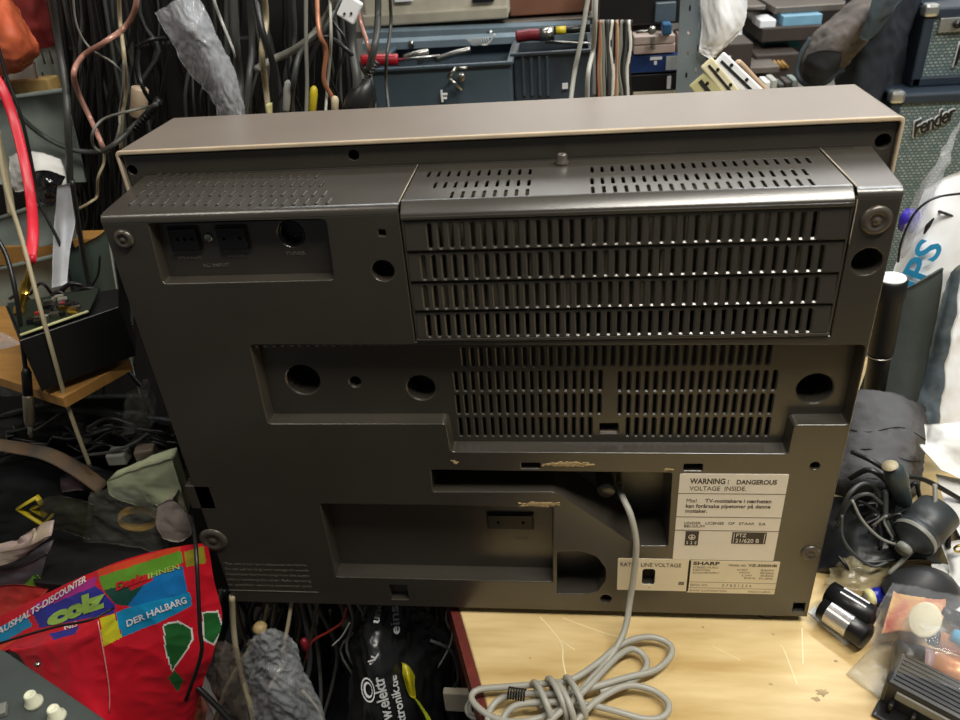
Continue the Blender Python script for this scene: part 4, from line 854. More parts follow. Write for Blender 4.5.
for i in range(12):
    u = random.uniform(850, 925); v = random.uniform(478, 530); y = .13-(v-478)*.001
    cable('black cable coiled in the tangle right of the stereo', [(u, v, y), (u+random.uniform(5, 25), v-random.uniform(2, 12), y), (u+random.uniform(15, 30), v+random.uniform(0, 15), y-.01), (u+random.uniform(0, 30), v+random.uniform(10, 30), y-.02)], random.uniform(1.4, 2.4), M_cblk, group='black cables coiled in the tangle')
PG = plug(892,464,.10,905,505,10,mat('grey_green_metal', (66,76,78), .35, .3),'grey cylindrical plug with a pale end above the round connector', r2=7)
mb = MB(); c = at(890, 466, .096); n_ = (at(892,464,.10)-at(905,505,.10)).normalized(); mb.cyl(c, c+n_*.001, .0085, M_cbe, n=16); mb.build('plug_end', bpy.data.objects['plug.003'] if False else PG)
t = thing('round_connector', at(925, 545, .05), 'large round black connector with rings in the cable tangle', 'connector'); a_ = at(908, 544, .055); b_ = at(938, 512, .09); Mx = Matrix.Translation(a_) @ (b_-a_).to_track_quat('Z', 'Y').to_matrix().to_4x4(); L_ = (b_-a_).length
mb = MB(); mb.lathe([(.008, -.010), (.009, 0), (.017, .006), (.023, .010), (.024, .020), (.021, .022), (.024, .026), (.024, L_)], mat('connector_grey', (50,54,55), .45), Mx, 28); mb.build('shell_body', t); mb = MB(); mb.lathe([(.0235, .0095), (.0245, .012), (.0245, .0135), (.0235, .015)], M_cgr, Mx, 28, False); mb.lathe([(.0085, -.012), (.0085, -.004)], M_cgr, Mx, 20); mb.build('metal_ring', t)
# black cone-shaped cap, beige bag
mb = MB(); mb.lathe([(.030, 0), (.030, .004), (.022, .018), (.008, .030), (.0005, .032)], mat('black_cone', (44,45,47), .5), Matrix.Translation(onz(922, 592, .02)) @ Matrix.Scale(1.35, 4, (1, 0, 0)), 28); tag(mb.build('black_cap'), 'black cap below the round connector', 'rubber dome')
M_bb = clear('beige_film', (178,166,130), .8, .2)
o, S = sheet_obj('clear_bag', [[(838,548,.10),(858,545,.09),(888,556,.09)], [(832,568,.07),(855,566,.055),(892,574,.06)], [(824,586,.04),(850,590,.035),(880,594,.035)]], M_bb, 'beige clear plastic bag beside the lower right corner of the stereo', 'bag', amp=.006, freq=40, res=12, thick=.002)
cable('small black hook of wire on the beige bag', [(838,556,.065),(846,566,.055),(850,576,.05),(856,578,.05)], 1.6, M_cblk)
# pack of two large batteries
M_sil = mat('silver_label', (196,194,190), .25, .7)
t = thing('battery_pack', onz(850, 625, TZ), 'pair of large black and silver batteries by the lower right corner of the stereo', 'batteries')
for nm, (u0, v0, u1, v1), zz, (s0, s1) in (('battery', (822,606,868,638), .012, (.18, .66)), ('battery', (828,592,874,620), .022, (.0, .0))):
    a_ = onz(u0, v0, zz); b_ = onz(u1, v1, zz); d_ = b_-a_; L_ = d_.length; Mx = Matrix.Translation(a_) @ d_.to_track_quat('Z', 'Y').to_matrix().to_4x4(); mb = MB(); r_ = .0140
    mb.lathe([(r_*.8, 0), (r_, .0015), (r_, L_-.0015), (r_*.8, L_)], M_blk, Mx, 24); o = mb.build(nm, t)
    if s1:
        mb = MB(); mb.lathe([(r_+.0003, L_*s0), (r_+.0003, L_*s1)], M_sil, Mx, 24, False); plab(mb.build('silver_band', o), 'silver label band')
    else:
        mb = MB(); q = d_.normalized()
        for tt in (-.3, .25): p0 = a_+q*L_*.12+Vector((.004*0, 0, r_*1.0))+Vector((q.y, -q.x, 0))*r_*tt; mb.box(p0+q*L_*.42, (L_*.55, .002, .0012), M_wht, Euler((0, 0, math.atan2(q.y, q.x))).to_matrix())
        mb.build('white_stripe', o)
slab('backing_card', [(808,612),(815,606),(852,642),(845,645)], TZ+.0012, .001, M_pap, 'white card edge under the battery pack', 'card')
mb = MB(); a_ = onz(866, 598, .006); b_ = onz(896, 592, .008); Mx = Matrix.Translation(a_) @ (b_-a_).to_track_quat('Z', 'Y').to_matrix().to_4x4(); t = thing('small_battery', a_, 'blue battery with a pale yellow end beside the pack', 'battery')
mb.lathe([(.009, .004), (.0092, .006), (.0092, (b_-a_).length)], mat('blue_label', (24,36,150), .3), Mx, 20); mb.build('blue_sleeve', t); mb = MB(); mb.lathe([(.0055, -.001), (.0062, -.001), (.0095, .001), (.0095, .007)], mat('pale_yellow', (214,208,150), .4), Mx, 20); mb.build('yellow_end', t); mb = MB(); mb.lathe([(.0056, -.0016), (.0056, .0)], M_cgr, Mx, 18); mb.build('terminal', t)
# bag of batteries
M_rc = mat('red_card', (214,92,82), .6, var=.35, scale=45, rgb2=(226,190,120))
o, S = sheet_obj('printed_card', [[(896,582,.025),(915,580,.02),(945,590,.015)], [(890,605,.0),(915,605,-.005),(945,612,-.015)], [(882,634,-.035),(905,632,-.04),(935,640,-.045)]], M_rc, 'red and yellow printed card inside the clear bag of batteries', 'card', amp=.002, freq=20, res=8)
mb = MB(); p = at(925, 620, -.040); mb.lathe([(.013, 0), (.0145, .0008), (.0145, .0024), (.013, .003)], mat('cream_disc', (226,218,184), .5), Matrix.Translation(p) @ (CAM-p+Vector((-.1, 0, .1))).to_track_quat('Z', 'Y').to_matrix().to_4x4() @ Matrix.Scale(1.25, 4, (0, 1, 0)), 24); tag(mb.build('cream_disc'), 'oval cream disc inside the clear bag of batteries', 'disc')
M_cu = mat('copper_label', (206,138,86), .3, .3)
def batt(u0, v0, u1, v1, z, r, bands, label):
    a_ = onz(u0, v0, z); b_ = onz(u1, v1, z); L_ = (b_-a_).length; Mx = Matrix.Translation(a_) @ (b_-a_).to_track_quat('Z', 'Y').to_matrix().to_4x4(); t = thing('battery', a_, label, 'battery')
    for i, (q0, q1, m, nm) in enumerate(bands):
        mb = MB(); pr_ = [(r, q0*L_), (r, q1*L_)]
        if i == 0: pr_ = [(r*.8, 0), (r, .002)]+pr_[1:]
        mb.lathe(pr_, m, Mx, 24, True); mb.build(nm, t)
batt(893, 654, 985, 682, .012, .0165, [(0, .32, M_blk, 'black_end'), (.32, .42, mat('mauve_print', (150,122,122), .4), 'printed_band'), (.42, 1, M_cu, 'copper_body')], 'large battery with black end and copper body in the clear bag')
batt(928, 636, 985, 655, .03, .0085, [(0, .2, M_blk, 'black_end'), (.2, 1, M_cu, 'copper_body')], 'thin copper battery lying above the large one in the clear bag')
batt(942, 612, 985, 632, .03, .008, [(0, .3, M_blk, 'black_end'), (.3, 1, M_blk, 'black_body')], 'thin black battery behind the oval cream disc')
batt(952, 634, 990, 655, .042, .007, [(0, 1, mat('cyan_label', (60,150,186), .3), 'blue_body')], 'thin blue battery at the right edge of the clear bag')
o, S = sheet_obj('clear_bag', [[(896,580,.03),(925,585,.02),(985,600,.02)], [(878,612,-.02),(920,610,-.05),(985,620,-.055)], [(874,648,-.06),(920,645,-.10),(985,655,-.11)], [(880,668,-.07),(930,680,-.12),(985,700,-.14)]], M_clr, 'clear plastic bag lying over the batteries at the lower right', 'bag', amp=.003, freq=45, res=12)
o, S = sheet_obj('plastic_sheet', [[tuple(onz(846,674,TZ+.002)), tuple(onz(872,648,TZ+.002)), tuple(onz(893,640,TZ+.003))], [tuple(onz(865,688,TZ+.002)), tuple(onz(885,675,TZ+.003)), tuple(onz(905,668,TZ+.003))], [tuple(onz(884,702,TZ+.0015)), tuple(onz(900,695,TZ+.002)), tuple(onz(915,690,TZ+.002))]], clear('hazy_film', (200,192,165), .6, .25), 'thin hazy plastic sheet lying on the table before the black adapter', 'sheet', amp=.0004, freq=40, res=8, world=True, thick=.0006)
slab('plastic_sheet', [(930,560),(990,575),(990,640),(944,610)], .02, .001, M_pap, 'white sheet under the clear bag of batteries', 'sheet')
# black ribbed adapter
t = thing('power_adapter', onz(925, 700, TZ), 'black ribbed plastic casing with a grey slot at the lower right corner', 'casing')
a_ = onz(886, 678, .03); b_ = onz(1000, 738, .03); d_ = (b_-a_).normalized(); s_ = Vector((-d_.y, d_.x, 0)); Rm = Matrix((d_, s_, Vector((0, 0, 1)))).transposed(); L_ = (b_-a_).length
mb = MB(); hb = .03-TZ; mb.box(a_+d_*L_/2+s_*.020+Vector((0, 0, -hb/2)), (L_, .044, hb), mat('adapter_black', (36,38,38), .4), Rm, .004)
for i in range(7): mb.box(a_+d_*L_/2+s_*(.004+i*.0055)+Vector((0, 0, .0006)), (L_-.012, .0022, .0016), M_blk, Rm, .0006)
mb.build('casing', t); mb = MB(); mb.box(a_+d_*(L_/2+.004)+s_*(-.0030)+Vector((0, 0, -.012)), (L_-.016, .003, .010), M_cgr, Rm, .001); plab(mb.build('slot_insert', t), 'grey insert in the slot'); mb = MB(); mb.box(a_+d_*(L_/2)+s_*(-.010)+Vector((0, 0, -hb+.003)), (L_, .02, .004), M_blk, Rm, .001)
for i in range(5): mb.box(a_+d_*(.012+i*.020)+s_*(-.006)+Vector((0, 0, -.024)), (.004, .010, .010), M_blk, Rm, .0008)
mb.build('lower_lip', t)
# ================================================================== LEFT SIDE SHELF
M_or = mat('orange_bag', (214,96,56), .55, var=.2, scale=20, rgb2=(232,120,80), bump=.4); M_rdc = mat('dark_red_cloth', (130,38,34), .8, var=.3, scale=25)
o, S = sheet_obj('orange_bag', [[(-25,-14,.42),(2,-6,.40),(18,10,.42)], [(-25,25,.40),(8,28,.36),(32,38,.41)], [(-25,55,.40),(10,58,.36),(37,52,.41)], [(-25,74,.41),(8,76,.39),(24,68,.42)]], M_or, 'bulging orange cloth bag at the upper left', 'bag', amp=.006, freq=18, res=12, thick=.02)
o, S = sheet_obj('red_cloth', [[(-10,-25,.50),(25,-25,.48),(42,-25,.50)], [(0,20,.50),(30,20,.47),(48,22,.50)], [(5,52,.50),(34,52,.48),(54,50,.50)]], M_rdc, 'dark red cloth behind the orange bag', 'cloth', amp=.006, freq=25, res=10, thick=.01)
mb = MB(); a_ = at(44, -30, .44); b_ = at(70, 110, .44); mb.cyl(a_, b_, .0022, mat('cream_edge', (190,182,152), .5), n=8); tag(mb.build('rod'), 'thin cream rod beside the orange bag', 'rod')
sl_ = []
o, S = sheet_obj('slotted_panel', [[(24,52,.47),(56,46,.47)], [(35,100,.46),(70,96,.46)]], M_tray, 'grey green slotted panel below the orange bag', 'panel', amp=.0006, res=6, thick=.003)
mb = MB()
for u, v in ((41,50),(49,50),(42,72),(50,94),(59,94)): mb.tube([at(u, v, .455), at(u+4, v+14, .453)], .0012, M_in, n=6)
mb.build('slots', o)
o, S = sheet_obj('fabric_scrap', [[(4,66,.445),(36,62,.44)], [(6,86,.44),(40,80,.44)]], mat('white_scrap', (190,192,184), .7), 'crumpled white scrap under the orange bag', 'scrap', amp=.003, res=8)
bx('wood_block', 4, 80, 50, 96, .43, .03, mat('ochre_wood', (186,140,78), .6, rgb2=(206,176,110), var=.3), 'ochre wooden block under the white scrap', 'block', ang=-.03)
def tray(pts, y0, label, m=M_tray):   # four image corners of the front wall; leans with the photo
    o, S = sheet_obj('storage_tray', [[(pts[0][0], pts[0][1], y0), (pts[1][0], pts[1][1], y0)], [(pts[3][0], pts[3][1], y0-.01), (pts[2][0], pts[2][1], y0-.01)]], m, label, 'tray', amp=0, res=3, thick=.003)
    mb = MB(); mb.tube([S.pt(0, 0, 0), S.pt(1, 0, 0)], .003, m, n=8); mb.build('rim', o); return o
tray(((-20,102),(64,90),(86,182),(-20,185)), .40, 'uppermost grey green storage tray on the left')
tray(((-20,225),(66,196),(76,238),(-20,262)), .34, 'middle storage tray behind the hanging white strip')
tray(((-20,274),(62,254),(84,332),(-20,340)), .30, 'lowest grey green storage tray behind the gold plug')
bx('wood_strip', -25, 246, 58, 266, .33, .03, M_pine, 'pine strip between the middle and lowest trays', 'strip', ang=.0)
bx('wood_strip', 74, 238, 100, 256, .33, .03, M_pine, 'short pine strip left of the stereo edge', 'strip')
o, S = sheet_obj('plastic_sheet', [[(66,252,.33),(98,236,.31),(108,226,.30)], [(72,300,.32),(100,300,.30),(118,296,.28)], [(80,338,.30),(108,348,.28),(134,366,.26)]], M_teal, 'smeared greenish plastic panel beside the left edge of the stereo', 'panel', amp=.001, res=8, thick=.003)
mb = MB(); mb.tube([at(107,226,.27), at(118,296,.26), at(132,366,.24), at(140,394,.23)], .0012, M_clg, n=6); mb.build('panel_edge', o)
o, S = sheet_obj('paper_bag', [[(10,156,.36),(34,152,.35),(60,160,.36)], [(12,176,.35),(32,172,.33),(66,176,.345)], [(16,192,.35),(36,190,.34),(70,204,.35)]], M_pap, 'crumpled white paper bag on the middle tray', 'bag', amp=.005, freq=35, res=10)
o, S = sheet_obj('foil_bag', [[(30,174,.325),(46,170,.315),(66,176,.32)], [(36,190,.32),(48,186,.31),(58,192,.315)], [(44,204,.32),(50,206,.315),(55,200,.32)]], mat('black_gloss', (26,26,28), .15, bump=.5, bscale=80, coat=.5), 'glossy black foil scrap on the crumpled paper bag', 'foil', amp=.006, freq=60, res=10)
o, S = sheet_obj('paper_strip', [[(58,186,.31),(70,184,.30),(74,190,.31)], [(55,220,.31),(64,218,.30),(75,222,.31)], [(53,250,.28),(62,248,.275),(70,250,.28)], [(52,288,.255),(60,286,.25),(67,284,.255)]], mat('grey_white_strip', (196,200,206), .6), 'long white paper strip hanging over the trays', 'paper', amp=.001, freq=30, res=8)
mb = MB(); mb.tube([at(-12,66,.30), at(2,88,.29), at(14,120,.28), at(24,160,.25), at(31,200,.22), at(33,235,.155), at(30,262,.122)], .0058, M_red, n=12, flat=.35); tag(mb.build('red_ribbon_cable'), 'broad red cable running down to the gold plug at the left edge', 'cable')
t = thing('phono_plug', at(24, 300, .12), 'gold phono plug at the end of the red cable', 'plug'); M_gold = mat('gold', (212,170,80), .25, 1); a_ = at(31, 262, .12); b_ = at(19, 314, .115); Mx = Matrix.Translation(a_) @ (b_-a_).to_track_quat('Z', 'Y').to_matrix().to_4x4(); L_ = (b_-a_).length; k_ = L_
mb = MB(); mb.lathe([(.0026, 0), (.0032, .35*k_), (.0052, .38*k_), (.0056, .55*k_)]+[(.0056-(.0012 if i % 2 else 0), (.55+.03*i)*k_) for i in range(11)]+[(.0066, .9*k_), (.006, k_)], M_gold, Mx, 16); mb.build('barrel', t)
mb = MB(); mb.lathe([(.0032, -.008), (.0032, .002)], M_red, Mx, 12); mb.build('collar', t)
for lb, m, r, pts in (('beige cable hanging over the circuit board at the left', M_cbe, 1.9, [(-6,110,.16),(4,180,.14),(22,240,.12),(38,300,.09),(52,350,.075),(66,400,.075),(80,440,.075),(90,466,.078)]),
 ('thin black cable hanging past the orange bag to the trays', M_cblk, 1.4, [(-6,30,.33),(6,75,.32),(22,120,.31),(34,175,.30),(38,200,.29),(58,240,.28),(68,270,.27),(74,300,.26)]),
 ('black cable ending above the silver jack plug', M_cblk, 2.0, [(-10,228,.12),(6,255,.11),(16,295,.09),(22,340,.08),(26,372,.075)]),
 ('dark cable hanging down the greenish panel', M_cblk, 2.2, [(72,180,.27),(78,220,.27),(84,260,.27),(92,300,.26),(98,330,.25),(120,362,.22),(142,388,.20)]),
 ('olive cable passing at the far left edge', M_cbe, 3.2, [(-4,130,.30),(2,160,.30),(8,190,.29),(12,215,.28)]),
 ('thin black wire on the greenish panel', M_cblk, 1.0, [(100,255,.27),(98,275,.27),(90,290,.27),(88,310,.26)])): cable(lb, pts, r, m)
# thick cable along the dark gap
t = thing('jack_plug', at(30, 410, .15), 'silver jack plug hanging tip down in front of the pine board', 'plug'); a_ = at(26, 368, .075); b_ = at(30, 425, .07); Mx = Matrix.Translation(a_) @ (b_-a_).to_track_quat('Z', 'Y').to_matrix().to_4x4(); L_ = (b_-a_).length
mb = MB(); mb.lathe([(.0030, 0), (.0052, .006), (.0054, L_*.45)], M_rub, Mx, 18); mb.build('grip', t); mb = MB(); mb.lathe([(.0052, L_*.45), (.0058, L_*.48), (.0060, L_*.92), (.0042, L_*.96), (.0034, L_)], mat('dull_silver', (150,142,122), .35, .8), Mx, 18); mb.lathe([(.0026, L_), (.0026, L_+.010), (.0030, L_+.012), (.0012, L_+.018)], M_steel, Mx, 14); mb.build('shaft', t)
# boards, black unit with circuit board
slab('pine_board', [(-30,368),(62,398),(130,360),(112,325),(-30,300)], .255, .014, M_pine, 'pine shelf board carrying the black unit with a circuit board', 'board', bev=.001)
bx_ = thing('amplifier_module', at(70, 385, .17), 'black unit with a green edged circuit board on the pine shelf', 'electronics')
P1, P2, P3, P4 = onz(22, 336, .335), onz(90, 312, .335), onz(100, 290, .335), onz(8, 305, .335)
mb = MB(); mb.plate([(p.x, p.y) for p in (onz(18,338,.335), onz(118,304,.335), onz(118,286,.335), onz(4,303,.335))], [], .066, M_blk, Matrix.Translation((0, 0, .335-.036)), bev=.002); mb.build('case', bx_)
mb = MB(); mb.plate([(p.x, p.y) for p in (P1, P2, P3, P4)], [], .0022, mat('board_green', (30,40,28), .5), Matrix.Translation((0, 0, .3365)), bev=.0002); mb.tube([P1+Vector((0, -.002, .002)), P2+Vector((0, -.002, .002))], .0016, mat('board_edge', (206,206,150), .5), n=6); mb.build('circuit_board', bx_)
M_cr = mat('red_component', (176,40,44), .4)
for i in range(44):
    q = P1.lerp(P2, random.uniform(.05, .95)).lerp(P4.lerp(P3, .5), random.uniform(.08, .8)); m = random.choice([M_blk, M_blk, M_cr, M_gold, M_cgr, M_steel]); mb = MB()
    s = random.uniform(.003, .007); mb.box(q+Vector((0, 0, .002+s/2)), (s*1.5, s, s), m, Euler((0, 0, .3)).to_matrix(), .0006); mb.build('component', bx_)
o, S = sheet_obj('clear_bag', [[(-30,330,.20),(0,332,.19),(22,345,.19)], [(-30,365,.17),(4,370,.16),(28,376,.16)], [(-30,388,.14),(6,396,.13),(40,392,.14)]], M_frost, 'clear plastic bag on the left end of the pine shelf board', 'bag', amp=.005, freq=45, res=12)
for i in range(14):
    u = random.uniform(-5, 100); v = random.uniform(292, 318)
    cable('black cable coiled behind the circuit board at the left', [(u, v, .20), (u+12, v-random.uniform(2, 12), .195), (u+26, v+random.uniform(-8, 8), .20), (u+34, v+random.uniform(0, 14), .20)], random.uniform(1.2, 2.6), M_cblk, group='black cables behind the circuit board', n=6)
bx('grey_board', 50, 398, 152, 440, .20, .01, mat('dark_grey_panel', (66,70,64), .6), 'dark grey panel under the pine shelf board', 'board')
MB().box((-.42, .55, -.05), (.8, .03, 1.2), mat('dark_partition', (28,26,24), .9), bev=.002).build('partition'); tag(bpy.data.objects['partition'], 'dark board closing the back of the left shelf', 'board')
# ================================================================== PILE AT THE LOWER LEFT
M_dpl = mat('dark_plastic', (30,30,30), .4, bump=.3)
def lump(name, uv, y, depth, m, label, cat, amp=.006, seed=0):
    """a rounded crumpled thing with an outline in the picture: front sheet plus thickness"""
    return sheet_obj(name, [[(u, v, y+dy) for (u, v), dy in zip(r, (0, -depth, 0))] for r in uv], m, label, cat, amp=amp, freq=30, seed=seed, res=10, thick=.02)
lump('dark_bag', [((-30,425),(50,410),(170,425)), ((-30,450),(60,440),(175,450)), ((-30,480),(60,475),(182,490))], .16, .02, M_dpl, 'dark plastic bag heaped behind the strap at the left', 'bag', seed=3)
lump('black_cloth', [((-30,470),(30,460),(110,480)), ((-30,520),(40,500),(120,505)), ((-30,560),(60,545),(130,545))], .12, .02, M_dk, 'black cloth under the grey strap at the left', 'cloth', seed=6)
mb = MB(); mb.tube([at(-15,443,.10), at(20,448,.095), at(50,455,.09), at(78,470,.085), at(103,488,.08)], .011, mat('grey_strap', (86,84,76), .8, rgb2=(120,92,66), var=.3), n=12, flat=.25); tag(mb.build('strap'), 'worn grey strap lying across the dark pile', 'strap')
lump('purple_cloth', [((60,478),(80,474),(96,486)), ((62,492),(82,490),(98,500))], .09, .008, mat('mauve_cloth', (84,66,74), .8), 'small mauve scrap below the grey strap', 'cloth', amp=.002)
for i in range(11):
    u = random.uniform(85, 135); v = random.uniform(425, 465)
    cable('black cable coiled in the dark heap beside the left edge of the stereo', [(u,v,.10),(u+20,v-random.uniform(0,12),.10),(u+45,v+random.uniform(-6,6),.10),(u+60,v+random.uniform(0,14),.11)], random.uniform(1.2,2.2), M_cblk, group='cables coiled beside the left edge of the stereo')
cable('grey cable curling in the heap beside the stereo', [(88,455,.09),(110,452,.085),(132,444,.09),(150,432,.10)], 1.6, M_cdg)
lump('grey_film', [((128,392),(142,388),(155,396)), ((124,420),(140,416),(152,424)), ((122,436),(134,434),(148,440))], .10, .01, clear('smoky_film', (120,120,114), .45, .2), 'smoky clear film crumpled at the left edge of the stereo', 'film', amp=.006)
bx('adapter', 106, 456, 124, 466, .08, .02, M_cgr, 'small grey connector in the coiled cables', 'connector', ang=.1); bx('adapter', 134, 452, 152, 466, .08, .02, mat('brown_grey', (110,98,86), .5), 'brown grey ribbed connector beside the stereo edge', 'connector', ang=.3)
mb = MB()
def strip3(uv, w=.0042, y=.055):
    mb.tube([at(u, v, y) for u, v in uv], w, M_yel, n=8, k=1, flat=.5)
strip3([(37,497),(18,508),(43,524),(52,516)]); strip3([(37,497),(42,504),(32,508),(46,516)]); tag(mb.build('yellow_bracket'), 'yellow U shaped plastic bracket in the dark pile', 'bracket')
o, S = sheet_obj('dark_film', [[(38,500,.05),(60,495,.045),(95,505,.05)], [(44,518,.045),(66,515,.035),(92,525,.045)], [(52,530,.04),(70,532,.035),(90,538,.04)]], clear('green_black_film', (58,58,42), .85, .35), 'dark greenish film partly over the yellow bracket', 'film', amp=.004, res=10)
lump('paper_sheet', [((108,480),(140,468),(172,458)), ((112,495),(145,490),(182,490)), ((140,505),(165,505),(188,515))], .06, .006, mat('greenish_paper', (188,196,160), .7), 'pale greenish crumpled paper beside the stereo edge', 'paper', amp=.003)
lump('paper_scrap', [((158,505),(172,500),(186,512)), ((156,522),(175,520),(192,530)), ((164,538),(178,542),(190,536))], .045, .006, mat('pinkish_paper', (184,172,162), .7), 'rounded pale paper scrap at the lower left edge of the stereo', 'paper', amp=.002)
mb = MB()
for i in range(5):
    c = at(138, 517+i*1.3, .055); pts = []
    for j in range(13): t = 2*PI*j/12; pts.append(at(138+19*math.cos(t), 516+i*1.4+9*math.sin(t), .075-.002*i))
    mb.tube(pts, .0013, mat('yellow_wire', (190,152,62), .45), n=6, k=3)
tag(mb.build('yellow_wire'), 'yellow wire coiled in a clear bag', 'wire')
o, S = sheet_obj('clear_bag', [[(92,492,.065),(125,486,.05),(155,498,.06)], [(88,515,.06),(128,512,.05),(165,520,.055)], [(84,540,.06),(125,545,.05),(170,552,.055)]], clear('dim_film', (150,150,138), .40, .2), 'clear bag holding the coiled yellow wire', 'bag', amp=.005, freq=35, res=12)
lump('pale_film', [((-25,556),(20,548),(52,534)), ((-25,562),(14,556),(45,540)), ((-25,568),(8,563),(36,546))], .0, .006, mat('cream_film', (196,182,150), .5, rgb2=(200,170,180), var=.2), 'cream and pink plastic strip left of the black box', 'film', amp=.002)
lump('blue_grey_film', [((-25,572),(15,568),(48,552)), ((-25,600),(15,592),(40,585)), ((-25,625),(10,618),(40,610))], .01, .006, mat('grey_blue_film', (92,100,110), .5, rgb2=(130,110,116), var=.2), 'grey blue plastic film left of the black box', 'film', amp=.003)
# black box
t = thing('black_case', at(90, 590, .02), 'flat black case lying above the red shopping bag', 'case'); mb = MB(); zc = .028
P = [onz(27,566,zc), onz(52,540,zc), onz(150,535,zc), onz(175,562,zc), onz(95,588,zc), onz(34,582,zc)]
mb.plate([(p.x, p.y) for p in P], [], .014, M_dk if False else mat('matt_black', (22,20,20), .6), Matrix.Translation((0, 0, zc-.007)), bev=.002); mb.build('lid', t)
mb = MB(); mb.plate([(p.x*1.0+.002, p.y+.003) for p in P], [], .02, mat('matt_black', (22,20,20), .6), Matrix.Translation((0, 0, zc-.026)), bev=.002); mb.build('base', t)
# red shopping bag: a sheet with printed bands
M_rb = mat('bag_red', (208,26,44), .25, var=.1, scale=15, bump=.8, bscale=34, coat=.3)
def gm(n, rgb): return mat('bag_'+n, rgb, .28, var=.12, scale=25, bump=.8, bscale=34, coat=.3)
B_cy, B_mg, B_bl, B_gr, B_or, B_ye, B_dg, B_lb = gm('cyan', (20,140,190)), gm('magenta', (176,44,140)), gm('blue', (46,50,150)), gm('green', (96,150,44)), gm('orange', (214,70,40)), gm('yellow', (206,200,40)), gm('dark_green', (34,96,44)), gm('pale_green', (150,180,96))
rows = [[(-30,632,-.03), (50,592,-.02), (110,565,-.015), (160,550,-.01), (208,542,.0)],
        [(-30,665,-.05), (50,628,-.045), (110,602,-.04), (165,585,-.03), (214,580,-.01)],
        [(10,650,-.06), (60,645,-.065), (115,635,-.06), (175,622,-.045), (222,618,-.02)],
        [(30,668,-.07), (75,675,-.08), (125,678,-.075), (182,668,-.06), (212,655,-.04)],
        [(60,700,-.09), (95,712,-.10), (130,730,-.09), (175,722,-.07), (192,720,-.05)],
        [(90,740,-.11), (112,745,-.115), (140,760,-.11), (175,760,-.09), (188,755,-.07)]]
BANDS = []
S0 = Sheet(grid_at(rows), 0, 1, 0, 4)
def in_poly(x, y, P):
    c = False; j = len(P)-1
    for i in range(len(P)):
        if (P[i][1] > y) != (P[j][1] > y) and x < (P[j][0]-P[i][0])*(y-P[i][1])/(P[j][1]-P[i][1])+P[i][0]: c = not c
        j = i
    return c
def bagmat(u, v):
    p = S0.base(u, v); q = CR.transposed() @ (p-CAM); x = 480+FPX*q.x/-q.z; y = 360-FPX*q.y/-q.z; m = M_rb
    for P, k in BANDS:
        if in_poly(x, y, P): m = k
    return m
def patch(uv, m, off=0): BANDS.append((uv, m))
patch([(-25,640),(27,613),(32,626),(-20,655)], B_cy); patch([(27,613),(36,604),(97,576),(96,586),(33,612)], B_mg); patch([(33,612),(96,586),(103,590),(116,605),(115,613),(70,622),(40,628)], B_bl)
patch([(-20,655),(30,632),(36,628),(16,640),(-15,660)], B_or, .0005); patch([(97,570),(180,545),(182,550),(100,577)], B_or); patch([(99,577),(181,550),(183,562),(150,578),(105,590)], B_gr)
patch([(105,590),(150,578),(155,590),(130,606),(116,604)], gm('navy_green', (24,70,60))); patch([(150,578),(183,565),(188,595),(140,606),(128,606)], gm('sky', (20,110,176))); patch([(116,612),(140,604),(190,592),(192,605),(160,622),(122,637)], B_cy)
patch([(101,618),(115,613),(122,637),(104,646)], B_ye); patch([(184,552),(204,545),(206,562),(186,567)], gm('olive', (150,140,40)))
patch([(0,598),(12,590),(26,600),(10,612)], B_dg, .0004); patch([(50,634),(80,626),(76,634),(54,640)], B_bl)
patch([(163,624),(178,620),(192,628),(194,638),(186,652),(172,672),(165,650)], mat('white_line', (220,222,214), .3), .0006); patch([(164.5,625.5),(178,622),(190.5,629),(192,638),(185,651),(172.5,669),(166.5,650)], B_dg, .0011)
patch([(202,612),(218,610),(224,628),(214,645),(203,640)], mat('white_line', (220,222,214), .3), .0006); patch([(203.5,613.5),(217,612),(222,628),(213,643),(204.5,638)], B_dg, .0011); patch([(168,678),(175,670),(184,680),(178,692)], B_dg, .0011)
patch([(128,583),(152,573),(154,580),(132,590)], gm('paprika', (190,34,40)), .0010)
o, S = sheet_obj('shopping_bag', rows, M_rb, 'crumpled red plastic shopping bag with coloured bands and lettering at the lower left', 'bag', amp=.0030, freq=10, res=44, matfn=bagmat)
def inv(u, v):   # image point -> sheet coordinates (nearest)
    best = None
    for i in range(41):
        for j in range(41):
            p = S.base(i/40, j/40); q = CR.transposed() @ (p-CAM); x = 480+FPX*q.x/-q.z; y = 360-FPX*q.y/-q.z; d_ = (x-u)**2+(y-v)**2
            if best is None or d_ < best[0]: best = (d_, i/40, j/40)
    _, a, b = best; st_ = 1/80
    for _ in range(5):
        c = []
        for i in (-1, 0, 1):
            for j in (-1, 0, 1):
                p = S.base(a+i*st_, b+j*st_); q = CR.transposed() @ (p-CAM); x = 480+FPX*q.x/-q.z; y = 360-FPX*q.y/-q.z; c.append(((x-u)**2+(y-v)**2, a+i*st_, b+j*st_))
        _, a, b = min(c); st_ /= 2
    return min(1, max(0, a)), min(1, max(0, b))
pr = MB()
def btext(body, u0, v0, u1, v1, hpx, m, bold=.02, shear=0):
    a, b = inv(u0, v0); c, d_ = inv(u1, v1); mu, mv = (u0+u1)/2, (v0+v1)/2; L_ = math.hypot(u1-u0, v1-v0); e = inv(mu+(v1-v0)/L_*hpx, mv-(u1-u0)/L_*hpx); g = inv(mu, mv); S.text(pr, body, m, a, b, c, d_, abs(g[1]-e[1])*1.4, shear, off=.0015, bold=bold)
M_bt = mat('bag_white_print', (226,222,224), .4); M_bg = mat('bag_green_print', (150,184,84), .4)
